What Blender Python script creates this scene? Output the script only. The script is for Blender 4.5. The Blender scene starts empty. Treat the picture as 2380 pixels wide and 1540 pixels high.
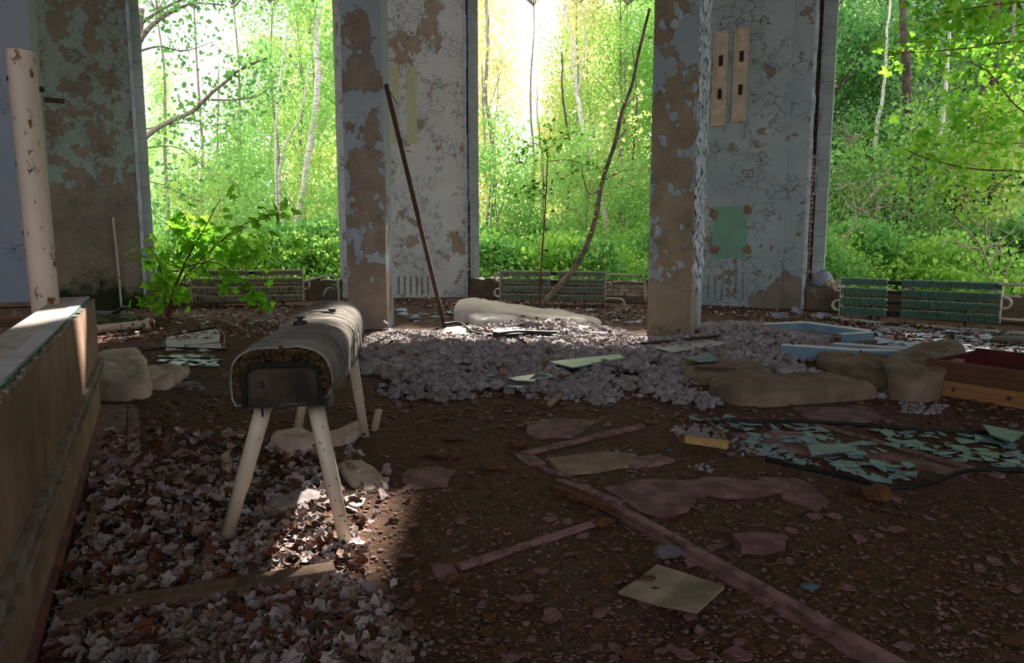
import bpy, math, random
import numpy as np
from mathutils import Vector, noise as mn
sc = bpy.context.scene
COL = sc.collection
R = random.Random(7)
# ---------------------------------------------------------------- camera
F, CX, CY, HOR, CAMH = 1700.0, 1190.0, 770.0, 550.0, 1.4
PIT = math.atan((CY - HOR) / F)
cam_d = bpy.data.cameras.new('camera'); cam = bpy.data.objects.new('camera', cam_d); COL.objects.link(cam)
cam.location = (0, 0, CAMH); cam.rotation_euler = (math.pi / 2 - PIT, 0, 0)
cam_d.sensor_width = 36; cam_d.lens = 36 * F / 2380; cam_d.clip_start = .05; cam_d.clip_end = 500
sc.camera = cam
# ---------------------------------------------------------------- sky, sun, exposure
SUN_EL, SUN_AZ = math.radians(37), math.radians(10)      # sun stands high beyond the windows, nearly straight ahead
w = bpy.data.worlds.new('sky'); sc.world = w; w.use_nodes = True
nt = w.node_tree; bg = nt.nodes['Background']
sky = nt.nodes.new('ShaderNodeTexSky'); sky.sky_type = 'NISHITA'; sky.sun_disc = False
sky.sun_elevation = SUN_EL; sky.sun_rotation = SUN_AZ; sky.air_density = 1.2; sky.dust_density = 3.0; sky.ozone_density = 1.0
mixw = nt.nodes.new('ShaderNodeMix'); mixw.data_type = 'RGBA'; mixw.inputs[0].default_value = .6
mixw.inputs[7].default_value = (7.8, 7.5, 7.6, 1)
nt.links.new(sky.outputs[0], mixw.inputs[6]); nt.links.new(mixw.outputs[2], bg.inputs[0])
bg.inputs[1].default_value = .46
sun_d = bpy.data.lights.new('sun', 'SUN'); sun_d.energy = 12.5; sun_d.angle = math.radians(.9); sun_d.color = (1, .93, .82)
sun = bpy.data.objects.new('sun', sun_d); COL.objects.link(sun)
sdir = Vector((math.sin(SUN_AZ) * math.cos(SUN_EL), math.cos(SUN_AZ) * math.cos(SUN_EL), math.sin(SUN_EL)))  # towards the sun
sun.rotation_euler = (-sdir).to_track_quat('-Z', 'Y').to_euler(); sun.location = (0, 30, 30)
sc.view_settings.view_transform = 'Standard'; sc.view_settings.look = 'None'
sc.view_settings.exposure = 0.56; sc.view_settings.gamma = 1.0; sc.view_settings.use_curve_mapping = False
try:
    sc.cycles.max_bounces = 8; sc.cycles.diffuse_bounces = 5; sc.cycles.transparent_max_bounces = 12
    sc.cycles.caustics_reflective = False; sc.cycles.caustics_refractive = False; sc.cycles.sample_clamp_indirect = 4
except Exception: pass
# ---------------------------------------------------------------- picture point -> place in the world
CP, SP = math.cos(PIT), math.sin(PIT)
def ray(px, py):
    a, b = (px - CX) / F, -(py - CY) / F
    return Vector((a, CP + b * SP, -SP + b * CP))
def G(px, py, z=0.0):
    r = ray(px, py); t = (z - CAMH) / r.z
    return Vector((r.x * t, r.y * t, z))
def atY(px, py, Y):
    r = ray(px, py); t = Y / r.y
    return Vector((r.x * t, Y, CAMH + r.z * t))
def onplane(px, py, P, n):
    r = ray(px, py); O = Vector((0, 0, CAMH)); t = (P - O).dot(n) / r.dot(n)
    return O + r * t
def proj(p):
    d = Vector(p) - Vector((0, 0, CAMH)); f = d.y * CP - d.z * SP
    return CX + F * d.x / f, CY - F * (d.y * SP + d.z * CP) / f
# ---------------------------------------------------------------- materials
def _c(c): return (c[0], c[1], c[2], 1)
def S(r, g, b):                                            # 0-255 display colour -> linear
    return tuple(((v / 255) / 12.92 if v / 255 <= .04045 else ((v / 255 + .055) / 1.055) ** 2.4) for v in (r, g, b))
class NG:
    def __init__(s, name):
        s.m = bpy.data.materials.new(name); s.m.use_nodes = True; s.t = s.m.node_tree
        s.b = s.t.nodes['Principled BSDF']; s.out = s.t.nodes['Material Output']
    def n(s, ty, **k):
        x = s.t.nodes.new(ty)
        for a, b in k.items(): setattr(x, a, b)
        return x
    def l(s, a, b): s.t.links.new(a, b)
    def pos(s, kind='W', scale=None):
        if kind == 'W': o = s.n('ShaderNodeNewGeometry').outputs['Position']
        else: o = s.n('ShaderNodeTexCoord').outputs['Object']
        if scale:
            m = s.n('ShaderNodeMapping'); m.inputs['Scale'].default_value = scale; s.l(o, m.inputs[0]); o = m.outputs[0]
        return o
    def noise(s, v, sc_, det=6, rough=.6, dist=0):
        x = s.n('ShaderNodeTexNoise'); x.inputs['Scale'].default_value = sc_; x.inputs['Detail'].default_value = det
        x.inputs['Roughness'].default_value = rough; x.inputs['Distortion'].default_value = dist; s.l(v, x.inputs['Vector']); return x.outputs[0]
    def math(s, op, a, b=None, c=None, clamp=False):
        x = s.n('ShaderNodeMath', operation=op); x.use_clamp = clamp
        for i, v in enumerate((a, b, c)):
            if v is None: continue
            if isinstance(v, (int, float)): x.inputs[i].default_value = v
            else: s.l(v, x.inputs[i])
        return x.outputs[0]
    def ramp(s, v, lo, hi):
        x = s.n('ShaderNodeMapRange'); x.inputs[1].default_value = lo; x.inputs[2].default_value = hi; s.l(v, x.inputs[0]); return x.outputs[0]
    def mix(s, f, a, b):
        x = s.n('ShaderNodeMix', data_type='RGBA')
        if isinstance(f, (int, float)): x.inputs[0].default_value = f
        else: s.l(f, x.inputs[0])
        for i, v in ((6, a), (7, b)):
            if isinstance(v, tuple): x.inputs[i].default_value = _c(v)
            else: s.l(v, x.inputs[i])
        return x.outputs[2]
    def bump(s, h, strength=.5, dist=.02, prev=None):
        x = s.n('ShaderNodeBump'); x.inputs['Strength'].default_value = strength; x.inputs['Distance'].default_value = dist
        s.l(h, x.inputs['Height'])
        if prev is not None: s.l(prev, x.inputs['Normal'])
        return x.outputs[0]
    def fin(s, col, rough=.85, nrm=None, spec=.3):
        if isinstance(col, tuple): s.b.inputs['Base Color'].default_value = _c(col)
        else: s.l(col, s.b.inputs['Base Color'])
        if isinstance(rough, (int, float)): s.b.inputs['Roughness'].default_value = rough
        else: s.l(rough, s.b.inputs['Roughness'])
        s.b.inputs['Specular IOR Level'].default_value = spec
        if nrm is not None: s.l(nrm, s.b.inputs['Normal'])
        return s.m
def plain(name, c1, c2, sc_=6, lo=.35, hi=.65, rough=.85, bsc=40, bst=.4, bd=.006, spec=.3, kind='W', scale=None, det=6):
    g = NG(name); v = g.pos(kind, scale); n1 = g.noise(v, sc_, det)
    return g.fin(g.mix(g.ramp(n1, lo, hi), c1, c2), rough, g.bump(g.noise(v, bsc, 5), bst, bd), spec)
def wood(name, c1, c2, axis=(1, 8, 8), sc_=3, rough=.8, dust=None):
    g = NG(name); v = g.pos('W', axis); n1 = g.noise(v, sc_, 6, .65, .6)
    c = g.mix(g.ramp(n1, .3, .7), c1, c2)
    if dust:
        c = g.mix(g.ramp(g.noise(g.pos('W'), 14, 8, .7), .5, .62), c, dust)
    return g.fin(c, rough, g.bump(n1, .5, .006), .25)
def rusty(name, paint, rust, lo=.55, hi=.62, sc_=9, scale=None, rough=.5):
    g = NG(name); v = g.pos('W', scale); n1 = g.noise(v, sc_, 9, .68)
    f = g.ramp(n1, lo, hi); grime = g.ramp(g.noise(v, sc_ * .4, 4), .3, .8)
    p = g.mix(grime, paint, tuple(x * .78 for x in paint))
    dk = g.mix(g.ramp(g.noise(v, sc_ * 3, 4), .4, .6), rust, tuple(x * .35 for x in rust))
    return g.fin(g.mix(f, p, dk), rough, g.bump(f, .4, .004), .35)
def peel(name, paint, plaster, blobs=(), amp=.5, bias=0.0, crack=7.0, crackw=.035, crackm=.45, paint2=None, zlow=None, moss=None, zs=1.0, mark=None):
    # old paint over plaster: the paint is gone where a warped distance to the listed spots says so, and crackled elsewhere
    g = NG(name); v = g.pos('W'); nz = g.noise(v, 2.6, 10, .66, .3)
    mv = g.pos('W', (1, 1, .75))
    big = g.math('MULTIPLY_ADD', nz, -2 * amp, amp + bias + 10.0)
    cur = g.math('ADD', big, -10.0)       # noise field alone: <0 => peeled
    for (c, r) in blobs:
        d = g.n('ShaderNodeVectorMath', operation='DISTANCE'); g.l(v, d.inputs[0]); d.inputs[1].default_value = c
        q = g.math('SUBTRACT', d.outputs['Value'], r)
        q = g.math('ADD', q, g.math('MULTIPLY_ADD', nz, -1.2, .6))
        cur = g.math('MINIMUM', cur, q)
    if zlow is not None:
        sx = g.n('ShaderNodeSeparateXYZ'); g.l(v, sx.inputs[0])
        q = g.math('ADD', g.math('MULTIPLY', g.math('SUBTRACT', sx.outputs[2], zlow), .6), g.math('MULTIPLY_ADD', nz, -3.0, 1.5))
        cur = g.math('MINIMUM', cur, q)
    pm = g.ramp(cur, 0.0, .02)             # 1 = painted
    vd = g.n('ShaderNodeVectorMath', operation='ADD'); g.l(v, vd.inputs[0])
    nn = g.n('ShaderNodeTexNoise'); nn.inputs['Scale'].default_value = 5; nn.inputs['Detail'].default_value = 4; g.l(v, nn.inputs['Vector'])
    sv = g.n('ShaderNodeVectorMath', operation='SCALE'); g.l(nn.outputs[1], sv.inputs[0]); sv.inputs['Scale'].default_value = .16
    g.l(sv.outputs[0], vd.inputs[1])
    vo = g.n('ShaderNodeTexVoronoi', feature='DISTANCE_TO_EDGE'); vo.inputs['Scale'].default_value = crack; g.l(vd.outputs[0], vo.inputs['Vector'])
    cm = g.ramp(g.noise(v, 1.7, 3), crackm, crackm + .14)
    wv = g.math('POWER', g.math('MULTIPLY', g.noise(v, 6.0, 3), 2.0), 3.0)
    wr_ = g.math('MULTIPLY_ADD', wv, crackw * .55, .001)
    ck = g.math('MULTIPLY', g.math('SUBTRACT', 1.0, g.math('DIVIDE', vo.outputs['Distance'], wr_), None, True), cm)
    ck = g.math('MULTIPLY', ck, 2.2, None, True)
    vc = g.n('ShaderNodeTexVoronoi'); vc.inputs['Scale'].default_value = crack; g.l(vd.outputs[0], vc.inputs['Vector'])
    p1 = g.mix(g.ramp(g.noise(v, 1.1, 5), .3, .7), paint, paint2 or tuple(x * .85 for x in paint))
    p1 = g.mix(g.math('MULTIPLY', cm, .25), p1, vc.outputs['Color']) if False else p1
    pl = g.mix(g.ramp(g.noise(v, 3.5, 8, .7), .35, .7), plaster, tuple(x * .6 for x in plaster))
    dark = tuple(x * .45 for x in plaster)
    if mark: p1 = mark(g, v, p1)
    c = g.mix(pm, pl, g.mix(ck, p1, dark))
    if moss is not None:
        sx = g.n('ShaderNodeSeparateXYZ'); g.l(v, sx.inputs[0])
        q = g.math('ADD', g.math('MULTIPLY', sx.outputs[2], 1.0), g.math('MULTIPLY_ADD', nz, -2.0, 1.0))
        c = g.mix(g.math('SUBTRACT', 1.0, g.ramp(q, moss - .25, moss + .2)), c, S(34, 44, 18))
    dome = g.math('MULTIPLY', g.math('MULTIPLY', vo.outputs['Distance'], -6.0), cm)     # curled-up rims
    h = g.math('ADD', g.math('MULTIPLY', pm, .8), dome); h = g.math('SUBTRACT', h, g.math('MULTIPLY', ck, .6))
    nr = g.bump(g.noise(v, 45, 4), .25, .004); nr = g.bump(h, .9, .012, nr)
    return g.fin(c, .75, nr, .3)
def leafmat(name, c1, c2, trans=.5, c3=None, kind='O', sc_=1.3):
    g = NG(name); v = g.pos(kind)
    c = g.mix(g.ramp(g.noise(v, sc_, 3), .35, .65), c1, c2)
    wn = g.n('ShaderNodeTexWhiteNoise', noise_dimensions='3D')
    sn = g.n('ShaderNodeVectorMath', operation='SNAP'); sn.inputs[1].default_value = (.15, .15, .15); g.l(v, sn.inputs[0]); g.l(sn.outputs[0], wn.inputs['Vector'])
    c = g.mix(g.math('MULTIPLY', wn.outputs[0], .6), c, c3 or c2)
    tr = g.n('ShaderNodeBsdfTranslucent'); g.l(c, tr.inputs[0]); df = g.n('ShaderNodeBsdfDiffuse'); g.l(c, df.inputs[0])
    ms = g.n('ShaderNodeMixShader'); ms.inputs[0].default_value = trans; g.l(df.outputs[0], ms.inputs[1]); g.l(tr.outputs[0], ms.inputs[2])
    g.l(ms.outputs[0], g.out.inputs[0]); return g.m
# ---------------------------------------------------------------- mesh collecting
class MB:
    def __init__(s): s.v = []; s.f = []
    def add(s, vs, fs):
        o = len(s.v); s.v += [tuple(q) for q in vs]; s.f += [tuple(i + o for i in f) for f in fs]; return s
    def frame(s, O, u, v, n, a, b, c):                     # box: O + [a0,a1]u + [b0,b1]v + [c0,c1]n
        P = [O + u * i + v * j + n * k for k in c for j in b for i in a]
        return s.add(P, [(0, 2, 3, 1), (4, 5, 7, 6), (0, 1, 5, 4), (2, 6, 7, 3), (0, 4, 6, 2), (1, 3, 7, 5)])
    def box(s, x, y, z): return s.frame(Vector(), Vector((1, 0, 0)), Vector((0, 1, 0)), Vector((0, 0, 1)), x, y, z)
    def beam(s, p, q, wd, th, up=Vector((0, 0, 1)), wig=0, n=1):   # rectangular bar from p to q
        d = (q - p); L = d.length; d.normalize(); side = d.cross(up).normalized(); u2 = side.cross(d)
        V = []; Fc = []
        for i in range(n + 1):
            c = p + d * (L * i / n)
            ws = wd * (1 + (R.uniform(-wig, wig) if wig else 0))
            for a, b in ((-1, -1), (1, -1), (1, 1), (-1, 1)): V.append(c + side * (a * ws / 2) + u2 * (b * th / 2))
        for i in range(n):
            for k in range(4): Fc.append((i * 4 + k, i * 4 + (k + 1) % 4, i * 4 + 4 + (k + 1) % 4, i * 4 + 4 + k))
        Fc += [(3, 2, 1, 0), tuple(n * 4 + k for k in range(4))]
        return s.add(V, Fc)
    def tube(s, pts, rad, seg=8, cap=True, hollow=False):
        pts = [Vector(p) for p in pts]; n = len(pts)
        rad = [rad] * n if isinstance(rad, (int, float)) else list(rad)
        V = []; Fc = []; t0 = (pts[1] - pts[0]).normalized()
        a = t0.cross(Vector((0, 0, 1)));
        if a.length < .1: a = t0.cross(Vector((1, 0, 0)))
        a.normalize()
        for i in range(n):
            t = (pts[min(i + 1, n - 1)] - pts[max(i - 1, 0)]).normalized()
            a = (a - t * a.dot(t)).normalized(); b = t.cross(a)
            for k in range(seg):
                th = 2 * math.pi * k / seg; V.append(pts[i] + (a * math.cos(th) + b * math.sin(th)) * rad[i])
        for i in range(n - 1):
            for k in range(seg):
                Fc.append((i * seg + k, i * seg + (k + 1) % seg, (i + 1) * seg + (k + 1) % seg, (i + 1) * seg + k))
        if cap: Fc += [tuple(reversed(range(seg))), tuple((n - 1) * seg + k for k in range(seg))]
        return s.add(V, Fc)
    def poly(s, top, th, dirn=Vector((0, 0, -1)), bev=0):          # slab under an outline
        n = len(top); V = list(top) + [p + dirn * th for p in top]
        return s.add(V, [tuple(range(n)), tuple(reversed(range(n, 2 * n)))] + [(i, i + n, (i + 1) % n + n, (i + 1) % n) for i in range(n)])
    def build(s, name, mat, parent=None, org=None, smooth=False, kind=None, label=None, pieces=None):
        me = bpy.data.meshes.new(name)
        base = Vector()
        if parent is not None: base = wloc(parent)
        elif org is not None: base = Vector(org)
        elif s.v:
            A = np.array(s.v); base = Vector(((A[:, 0].min() + A[:, 0].max()) / 2, (A[:, 1].min() + A[:, 1].max()) / 2, A[:, 2].min()))
        b = tuple(base)
        me.from_pydata([(x - b[0], y - b[1], z - b[2]) for x, y, z in s.v], [], s.f); me.update()
        me.materials.append(mat)
        if smooth: me.shade_smooth()
        o = bpy.data.objects.new(name, me); COL.objects.link(o)
        if parent is not None: o.parent = parent
        else: o.location = base
        if kind: o['kind'] = kind
        if label: o['label'] = label
        return o
def wloc(o):
    p = Vector(o.location)
    while o.parent is not None: o = o.parent; p += Vector(o.location)
    return p
def tag(o, label, cat, group=None, kind=None):
    o['label'] = label; o['category'] = cat
    if group: o['group'] = group
    if kind: o['kind'] = kind
    return o
def thing(name, label, cat, loc, group=None):
    o = bpy.data.objects.new(name, None); COL.objects.link(o); o.location = loc; o.empty_display_size = .1
    return tag(o, label, cat, group)
def inst(name, me, loc, rot=(0, 0, 0), s=1, parent=None, mat=None, sc3=None):
    o = bpy.data.objects.new(name, me); COL.objects.link(o)
    if parent is not None: o.parent = parent; loc = Vector(loc) - wloc(parent)
    o.location = loc; o.rotation_euler = rot; o.scale = sc3 or (s, s, s)
    if mat is not None: o.material_slots[0].link = 'OBJECT'; o.material_slots[0].material = mat
    return o
def rawmesh(name, V, Fc, mat, smooth=False):
    me = bpy.data.meshes.new(name); V = np.asarray(V, dtype=np.float32)
    Fc = np.asarray(Fc, dtype=np.int32); k = Fc.shape[1]
    me.vertices.add(len(V)); me.vertices.foreach_set('co', V.ravel())
    me.loops.add(Fc.size); me.loops.foreach_set('vertex_index', Fc.ravel())
    me.polygons.add(len(Fc)); me.polygons.foreach_set('loop_start', np.arange(0, Fc.size, k, dtype=np.int32))
    me.polygons.foreach_set('loop_total', np.full(len(Fc), k, dtype=np.int32))
    me.update(calc_edges=True); me.materials.append(mat)
    if smooth: me.shade_smooth()
    return me
def spl(pts, n=4):                                          # Catmull-Rom through points
    P = [Vector(p) for p in pts]; out = []
    for i in range(len(P) - 1):
        a, b, c, d = P[max(i - 1, 0)], P[i], P[i + 1], P[min(i + 2, len(P) - 1)]
        for k in range(n):
            t = k / n
            out.append(.5 * ((2 * b) + (c - a) * t + (2 * a - 5 * b + 4 * c - d) * t * t + (3 * b - a - 3 * c + d) * t ** 3))
    return out + [P[-1]]
def lerp(a, b, t): return a + (b - a) * t
def inpoly(x, y, P):
    c = False; j = len(P) - 1
    for i in range(len(P)):
        if (P[i][1] > y) != (P[j][1] > y) and x < (P[j][0] - P[i][0]) * (y - P[i][1]) / (P[j][1] - P[i][1]) + P[i][0]: c = not c
        j = i
    return c
UP = Vector((0, 0, 1))
# ================================================================ STRUCTURE
m_dirt = None
def floor_mat():
    g = NG('floor_dirt'); v = g.pos('W'); n1 = g.noise(v, .55, 6, .6); n2 = g.noise(v, 14, 9, .72)
    c = g.mix(g.ramp(n2, .35, .7), (.040, .018, .010), (.165, .078, .042))
    c = g.mix(g.math('MULTIPLY', g.ramp(g.noise(v, 45, 6, .7), .56, .66), .8), c, (.22, .15, .12))
    c = g.mix(g.math('MULTIPLY', g.ramp(n1, .52, .60), .35), c, (.15, .085, .075))
    nr = g.bump(g.noise(v, 60, 6, .7), .8, .012); nr = g.bump(g.noise(v, 16, 6, .65), .7, .03, nr)
    return g.fin(c, .92, nr, .2)
m_floor = floor_mat()
m_ceil = plain('ceiling_plaster', (.16, .15, .14), (.22, .21, .2), 1.5)
m_roomwall = plain('room_wall_paint', (.20, .23, .23), (.26, .28, .28), 1.0)
m_white = plain('whitewashed_edge', S(205, 212, 222), S(150, 160, 170), 5, .4, .7, bsc=25)
m_gap = plain('crumbled_mortar', S(52, 42, 36), S(104, 90, 76), 14, .45, .65, bsc=30, bst=1, bd=.03)
m_brick = plain('pale_brick', S(196, 180, 160), S(140, 118, 98), 9, bsc=30, bst=.8)
m_tile = plain('glazed_facade_panel', S(178, 186, 184), S(150, 160, 158), 2, rough=.5)
m_sill = peel('sill_masonry', S(150, 158, 160), S(128, 108, 88), (), .5, -.08, 9, .04, .4)
m_conc = plain('rubble_concrete', S(120, 112, 102), S(84, 76, 68), 5, bsc=18, bst=.9, bd=.02)
m_dark = plain('dark_metal_and_shade', (.02, .018, .016), (.04, .035, .03), 8)  # near-black of dark metal, and of shade painted between radiator fins
# --- floor: real relief, finer near the camera
def fh(x, y):
    p = Vector((x, y, 0))
    return .022 * mn.noise(p * .9) + .012 * mn.noise(p * 3.1 + Vector((9, 2, 0))) + .007 * abs(mn.noise(p * 9)) + .004 * mn.noise(p * 23)
def make_floor():
    NU, NV = 330, 400; V = np.zeros((NV + 1, NU + 1, 3), np.float32); yy = 1.2 * (18.0 / 1.2) ** (np.arange(NV + 1) / NV)
    for j, y in enumerate(yy):
        hw = .80 * y + 1.3
        for i in range(NU + 1):
            x = (i / NU * 2 - 1) * hw; V[j, i] = (x, y, fh(x, y))
    idx = np.arange((NV + 1) * (NU + 1)).reshape(NV + 1, NU + 1)
    Fc = np.stack([idx[:-1, :-1], idx[:-1, 1:], idx[1:, 1:], idx[1:, :-1]], -1).reshape(-1, 4)
    o = bpy.data.objects.new('floor', rawmesh('floor', V.reshape(-1, 3), Fc, m_floor, True)); COL.objects.link(o); o['kind'] = 'structure'
    mb = MB().box((-12, 14), (-9, 19), (-.5, -.06)); b = mb.build('floor_slab', m_floor, parent=o)
    mb = MB().box((-12, 14), (-9, 1.22), (-.06, -.0))
    mb.build('floor_slab', m_floor, parent=o)
    return o
floor = make_floor()
CEIL = 8.6
# two openings added in the unseen ceiling to put sun on floor and rail
def added_sun_hole(px, py, wx, wy, z=0.0):
    g = G(px, py, z); t = (CEIL - z) / sdir.z; c = g + sdir * t
    return (c.x - wx / 2, c.x + wx / 2, c.y - wy / 2, c.y + wy / 2)
holes = [added_sun_hole(722, 1232, .80, 1.15), added_sun_hole(120, 722, .55, 1.5, .94)]
def make_ceiling():
    xs = sorted({-12.0, 14.0, *[h[0] for h in holes], *[h[1] for h in holes]}); ys = sorted({-9.0, 19.0, *[h[2] for h in holes], *[h[3] for h in holes]})
    mb = MB()
    for i in range(len(xs) - 1):
        for j in range(len(ys) - 1):
            cx, cy = (xs[i] + xs[i + 1]) / 2, (ys[j] + ys[j + 1]) / 2
            if any(h[0] < cx < h[1] and h[2] < cy < h[3] for h in holes): continue
            mb.box((xs[i], xs[i + 1]), (ys[j], ys[j + 1]), (CEIL, CEIL + .12))
    o = mb.build('ceiling', m_ceil); o['kind'] = 'structure'
make_ceiling()
def st(o): o['kind'] = 'structure'; return o
# the hall goes on behind the camera; wall openings added there for fill light
mbk = MB().box((-12, 14), (-9.2, -9), (0, 3.4)).box((-12, 14), (-9.2, -9), (7.8, CEIL))
for k in range(8): mbk.box((-12 + k * 3.6 - .35, -12 + k * 3.6 + .45), (-9.2, -9), (3.4, 7.8))
st(mbk.build('wall_back', m_roomwall))
st(MB().box((13.8, 14), (-9, 10.2), (0, CEIL)).build('wall_right', m_roomwall))
st(MB().box((-10.6, -10.4), (-9, 13.3), (0, CEIL)).build('wall_left', m_roomwall))
# ---------------- window wall: three piers, low sill walls between them, lintel above
def gpt(px, py): return G(px, py)
PA = [G(-60, 738), G(798, 694), G(1540, 706)]
PB = [G(345, 714), G(1088, 691), G(1868, 719)]
def pframe(A, B):
    u = (B - A); L = u.length; u.normalize(); n = Vector((u.y, -u.x, 0))        # n points into the room
    if n.y > 0: n = -n
    return u, n, L
pier_paint1 = peel('pier_paint_brown', S(158, 172, 162), S(150, 136, 120), ((tuple(PA[0] + Vector((2.3, -.0, 1.2))), 1.3),), .8, .02, 8, .03, .45, zlow=2.6, moss=.5)
def mark2(g, v, c): return c
P2u, P2n, P2L = pframe(PA[1], PB[1]); P3u, P3n, P3L = pframe(PA[2], PB[2])
def wp(px, py, k): return onplane(px, py, PA[k], (P2n if k == 1 else P3n))
pier_paint2 = peel('pier_paint_white', S(224, 224, 222), S(188, 166, 146), ((tuple(wp(935, 100, 1)), .33), (tuple(wp(990, 70, 1)), .22), (tuple(wp(1010, 100, 1)), .12), (tuple(wp(1005, 10, 1)), .2), (tuple(wp(1060, 560, 1)), .20), (tuple(wp(960, 560, 1)), .12), (tuple(wp(930, 490, 1)), .1)), .42, .10, 5.5, .035, .45)
pier_paint3 = peel('pier_paint_blue_grey', S(178, 186, 186), S(154, 138, 122), ((tuple(wp(1840, 700, 2)), .50), (tuple(wp(1765, 700, 2)), .26), (tuple(wp(1850, 660, 2)), .16)), .42, .10, 5.0, .035, .46, paint2=S(152, 168, 170))
LT = 7.05
def pier(k, mat, stepw):
    A, B = PA[k], PB[k]; u, n, L = pframe(A, B)
    o = st(MB().frame(A, u, n, UP, (0, L - stepw), (-.45, 0), (-.1, CEIL)).build('wall_pier' if False else 'wall_' + ('left_pier', 'middle_pier', 'right_pier')[k], mat))
    MB().frame(A, u, n, UP, (L - stepw, L - .06), (-.45, -.045), (-.1, CEIL)).build('corner_strip', mat, parent=o)
    # ragged whitewashed rim of the reveal
    mb = MB(); z = 0.0
    while z < CEIL:
        h = R.uniform(.12, .5); mb.frame(A, u, n, UP, (L - .06, L + R.uniform(-.01, .012)), (-.12, -.03), (z, min(z + h, CEIL))); z += h
    mb.build('reveal_rim', m_white, parent=o, kind='stuff')
    MB().frame(A, u, n, UP, (L - .10, L + .105), (-.50, -.40), (0, CEIL)).frame(A, u, n, UP, (L - .10, L - .005), (-.44, -.12), (0, CEIL)).build('mortar_core', m_gap, parent=o)
    z = .42; i = 0; bm = None                                # bared brick ends in the lower reveal
    for z in np.arange(.42, 2.9, .088):
        w_ = R.uniform(.03, .075)
        me = MB().frame(Vector(A) + UP * z, u, n, UP, (L - .02, L + w_), (-.40, -.33 + R.uniform(-.03, .03)), (.008, .078))
        me.build('brick', m_brick, parent=o)
    fr = MB(); 
    fr.frame(A, u, n, UP, (L + .06, L + .078), (-.41, -.385), (2.2, CEIL)).frame(A, u, n, UP, (L + .088, L + .108), (-.42, -.395), (.45, CEIL))
    fr.build('window_channel', m_white, parent=o)
    ex = .30                                                 # outer column clad with tall facade panels
    core = MB().frame(A, u, n, UP, (L - .3, L + ex - .02), (-.84, -.46), (-.8, CEIL)).build('outer_core', m_conc, parent=o)
    z = .42
    while z < CEIL:
        MB().frame(A, u, n, UP, (L + .11, L + ex + R.uniform(-.004, .004)), (-.86, -.45), (z + .004, z + .485)).build('facade_panel', m_tile, parent=o); z += .49
    z = .42
    while z < CEIL:                                          # the same on the left reveal
        MB().frame(A, u, n, UP, (-.10, .25), (-.86, -.45), (z + .004, z + .485)).build('facade_panel', m_tile, parent=o); z += .49
    return o
pr1 = pier(0, pier_paint1, .42); pr2 = pier(1, pier_paint2, .42); pr3 = pier(2, pier_paint3, .42)
# groove and thin conduit beside pier 1's strip
def sill(name, A, B, jag=1):
    u, n, L = pframe(A, B); st_ = None
    N = 60; V = []; mb = MB(); prof = [.44 + .05 * mn.noise(Vector((i * .35, A.x, 0))) + .03 * mn.noise(Vector((i * 1.1, A.x, 3))) for i in range(N + 1)]
    for i in range(N + 1):
        for (b, zz) in ((-.05 - .0, -.1), (-.05, prof[i]), (-.45, prof[i] + .03 * mn.noise(Vector((i * .8, 5, 1)))), (-.45, -.9)):
            V.append(A + u * (L * i / N) + n * b + UP * zz)
    Fc = [(i * 4 + k, i * 4 + 4 + k, i * 4 + 5 + k, i * 4 + 1 + k) for i in range(N) for k in range(3)] + [(3, 2, 1, 0), (N * 4, N * 4 + 1, N * 4 + 2, N * 4 + 3)]
    return st(mb.add(V, Fc).build(name, m_sill)), u, n, L
s1 = sill('wall_sill_left', PB[0], PA[1]); s2 = sill('wall_sill_middle', PB[1], PA[2]); s3B = G(2720, 776)
s3 = sill('wall_sill_right', PB[2], s3B)
for nm, A, B in (('trim_lintel_left', PB[0], PA[1]), ('trim_lintel_middle', PB[1], PA[2]), ('trim_lintel_right', PB[2], s3B)):
    u, n, L = pframe(A, B); st(MB().frame(A, u, n, UP, (-.1, L + .1), (-.5, .0), (LT, CEIL)).build(nm, m_roomwall))
st(MB().frame(s3B, Vector((1, 0, 0)), Vector((0, 1, 0)), UP, (0, 4), (-.2, .3), (-.1, CEIL)).build('wall_right_end', m_roomwall))
# unseen slab added outside to cut the sun short on the floor
for nm, A, B in (('added_sunshade', PA[0] + Vector((-1, 0, 0)), PA[1]), ('added_sunshade', PA[1], PA[2]), ('added_sunshade', PA[2], s3B + Vector((3, 0, 0)))):
    u, n, L = pframe(A, B); o = MB().frame(A, u, n, UP, (0, L), (-3.2, -.4), (7.75, 7.95)).build('trim_added_sunshade', m_conc); st(o)
# brickwork parts low on the sills
for (so, u, n, L), A, rng in ((s2, PB[1], (3.2, 4.3)), (s1, PB[0], (.6, 1.1))):
    for r_ in range(3):
        x = rng[0] + (.12 if r_ % 2 else 0)
        while x < rng[1] - .2:
            MB().frame(A, u, n, UP, (x, x + .23), (-.06, -.03 + R.uniform(0, .012)), (.14 + r_ * .085, .215 + r_ * .085)).build('brick', m_brick, parent=so); x += .245
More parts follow.
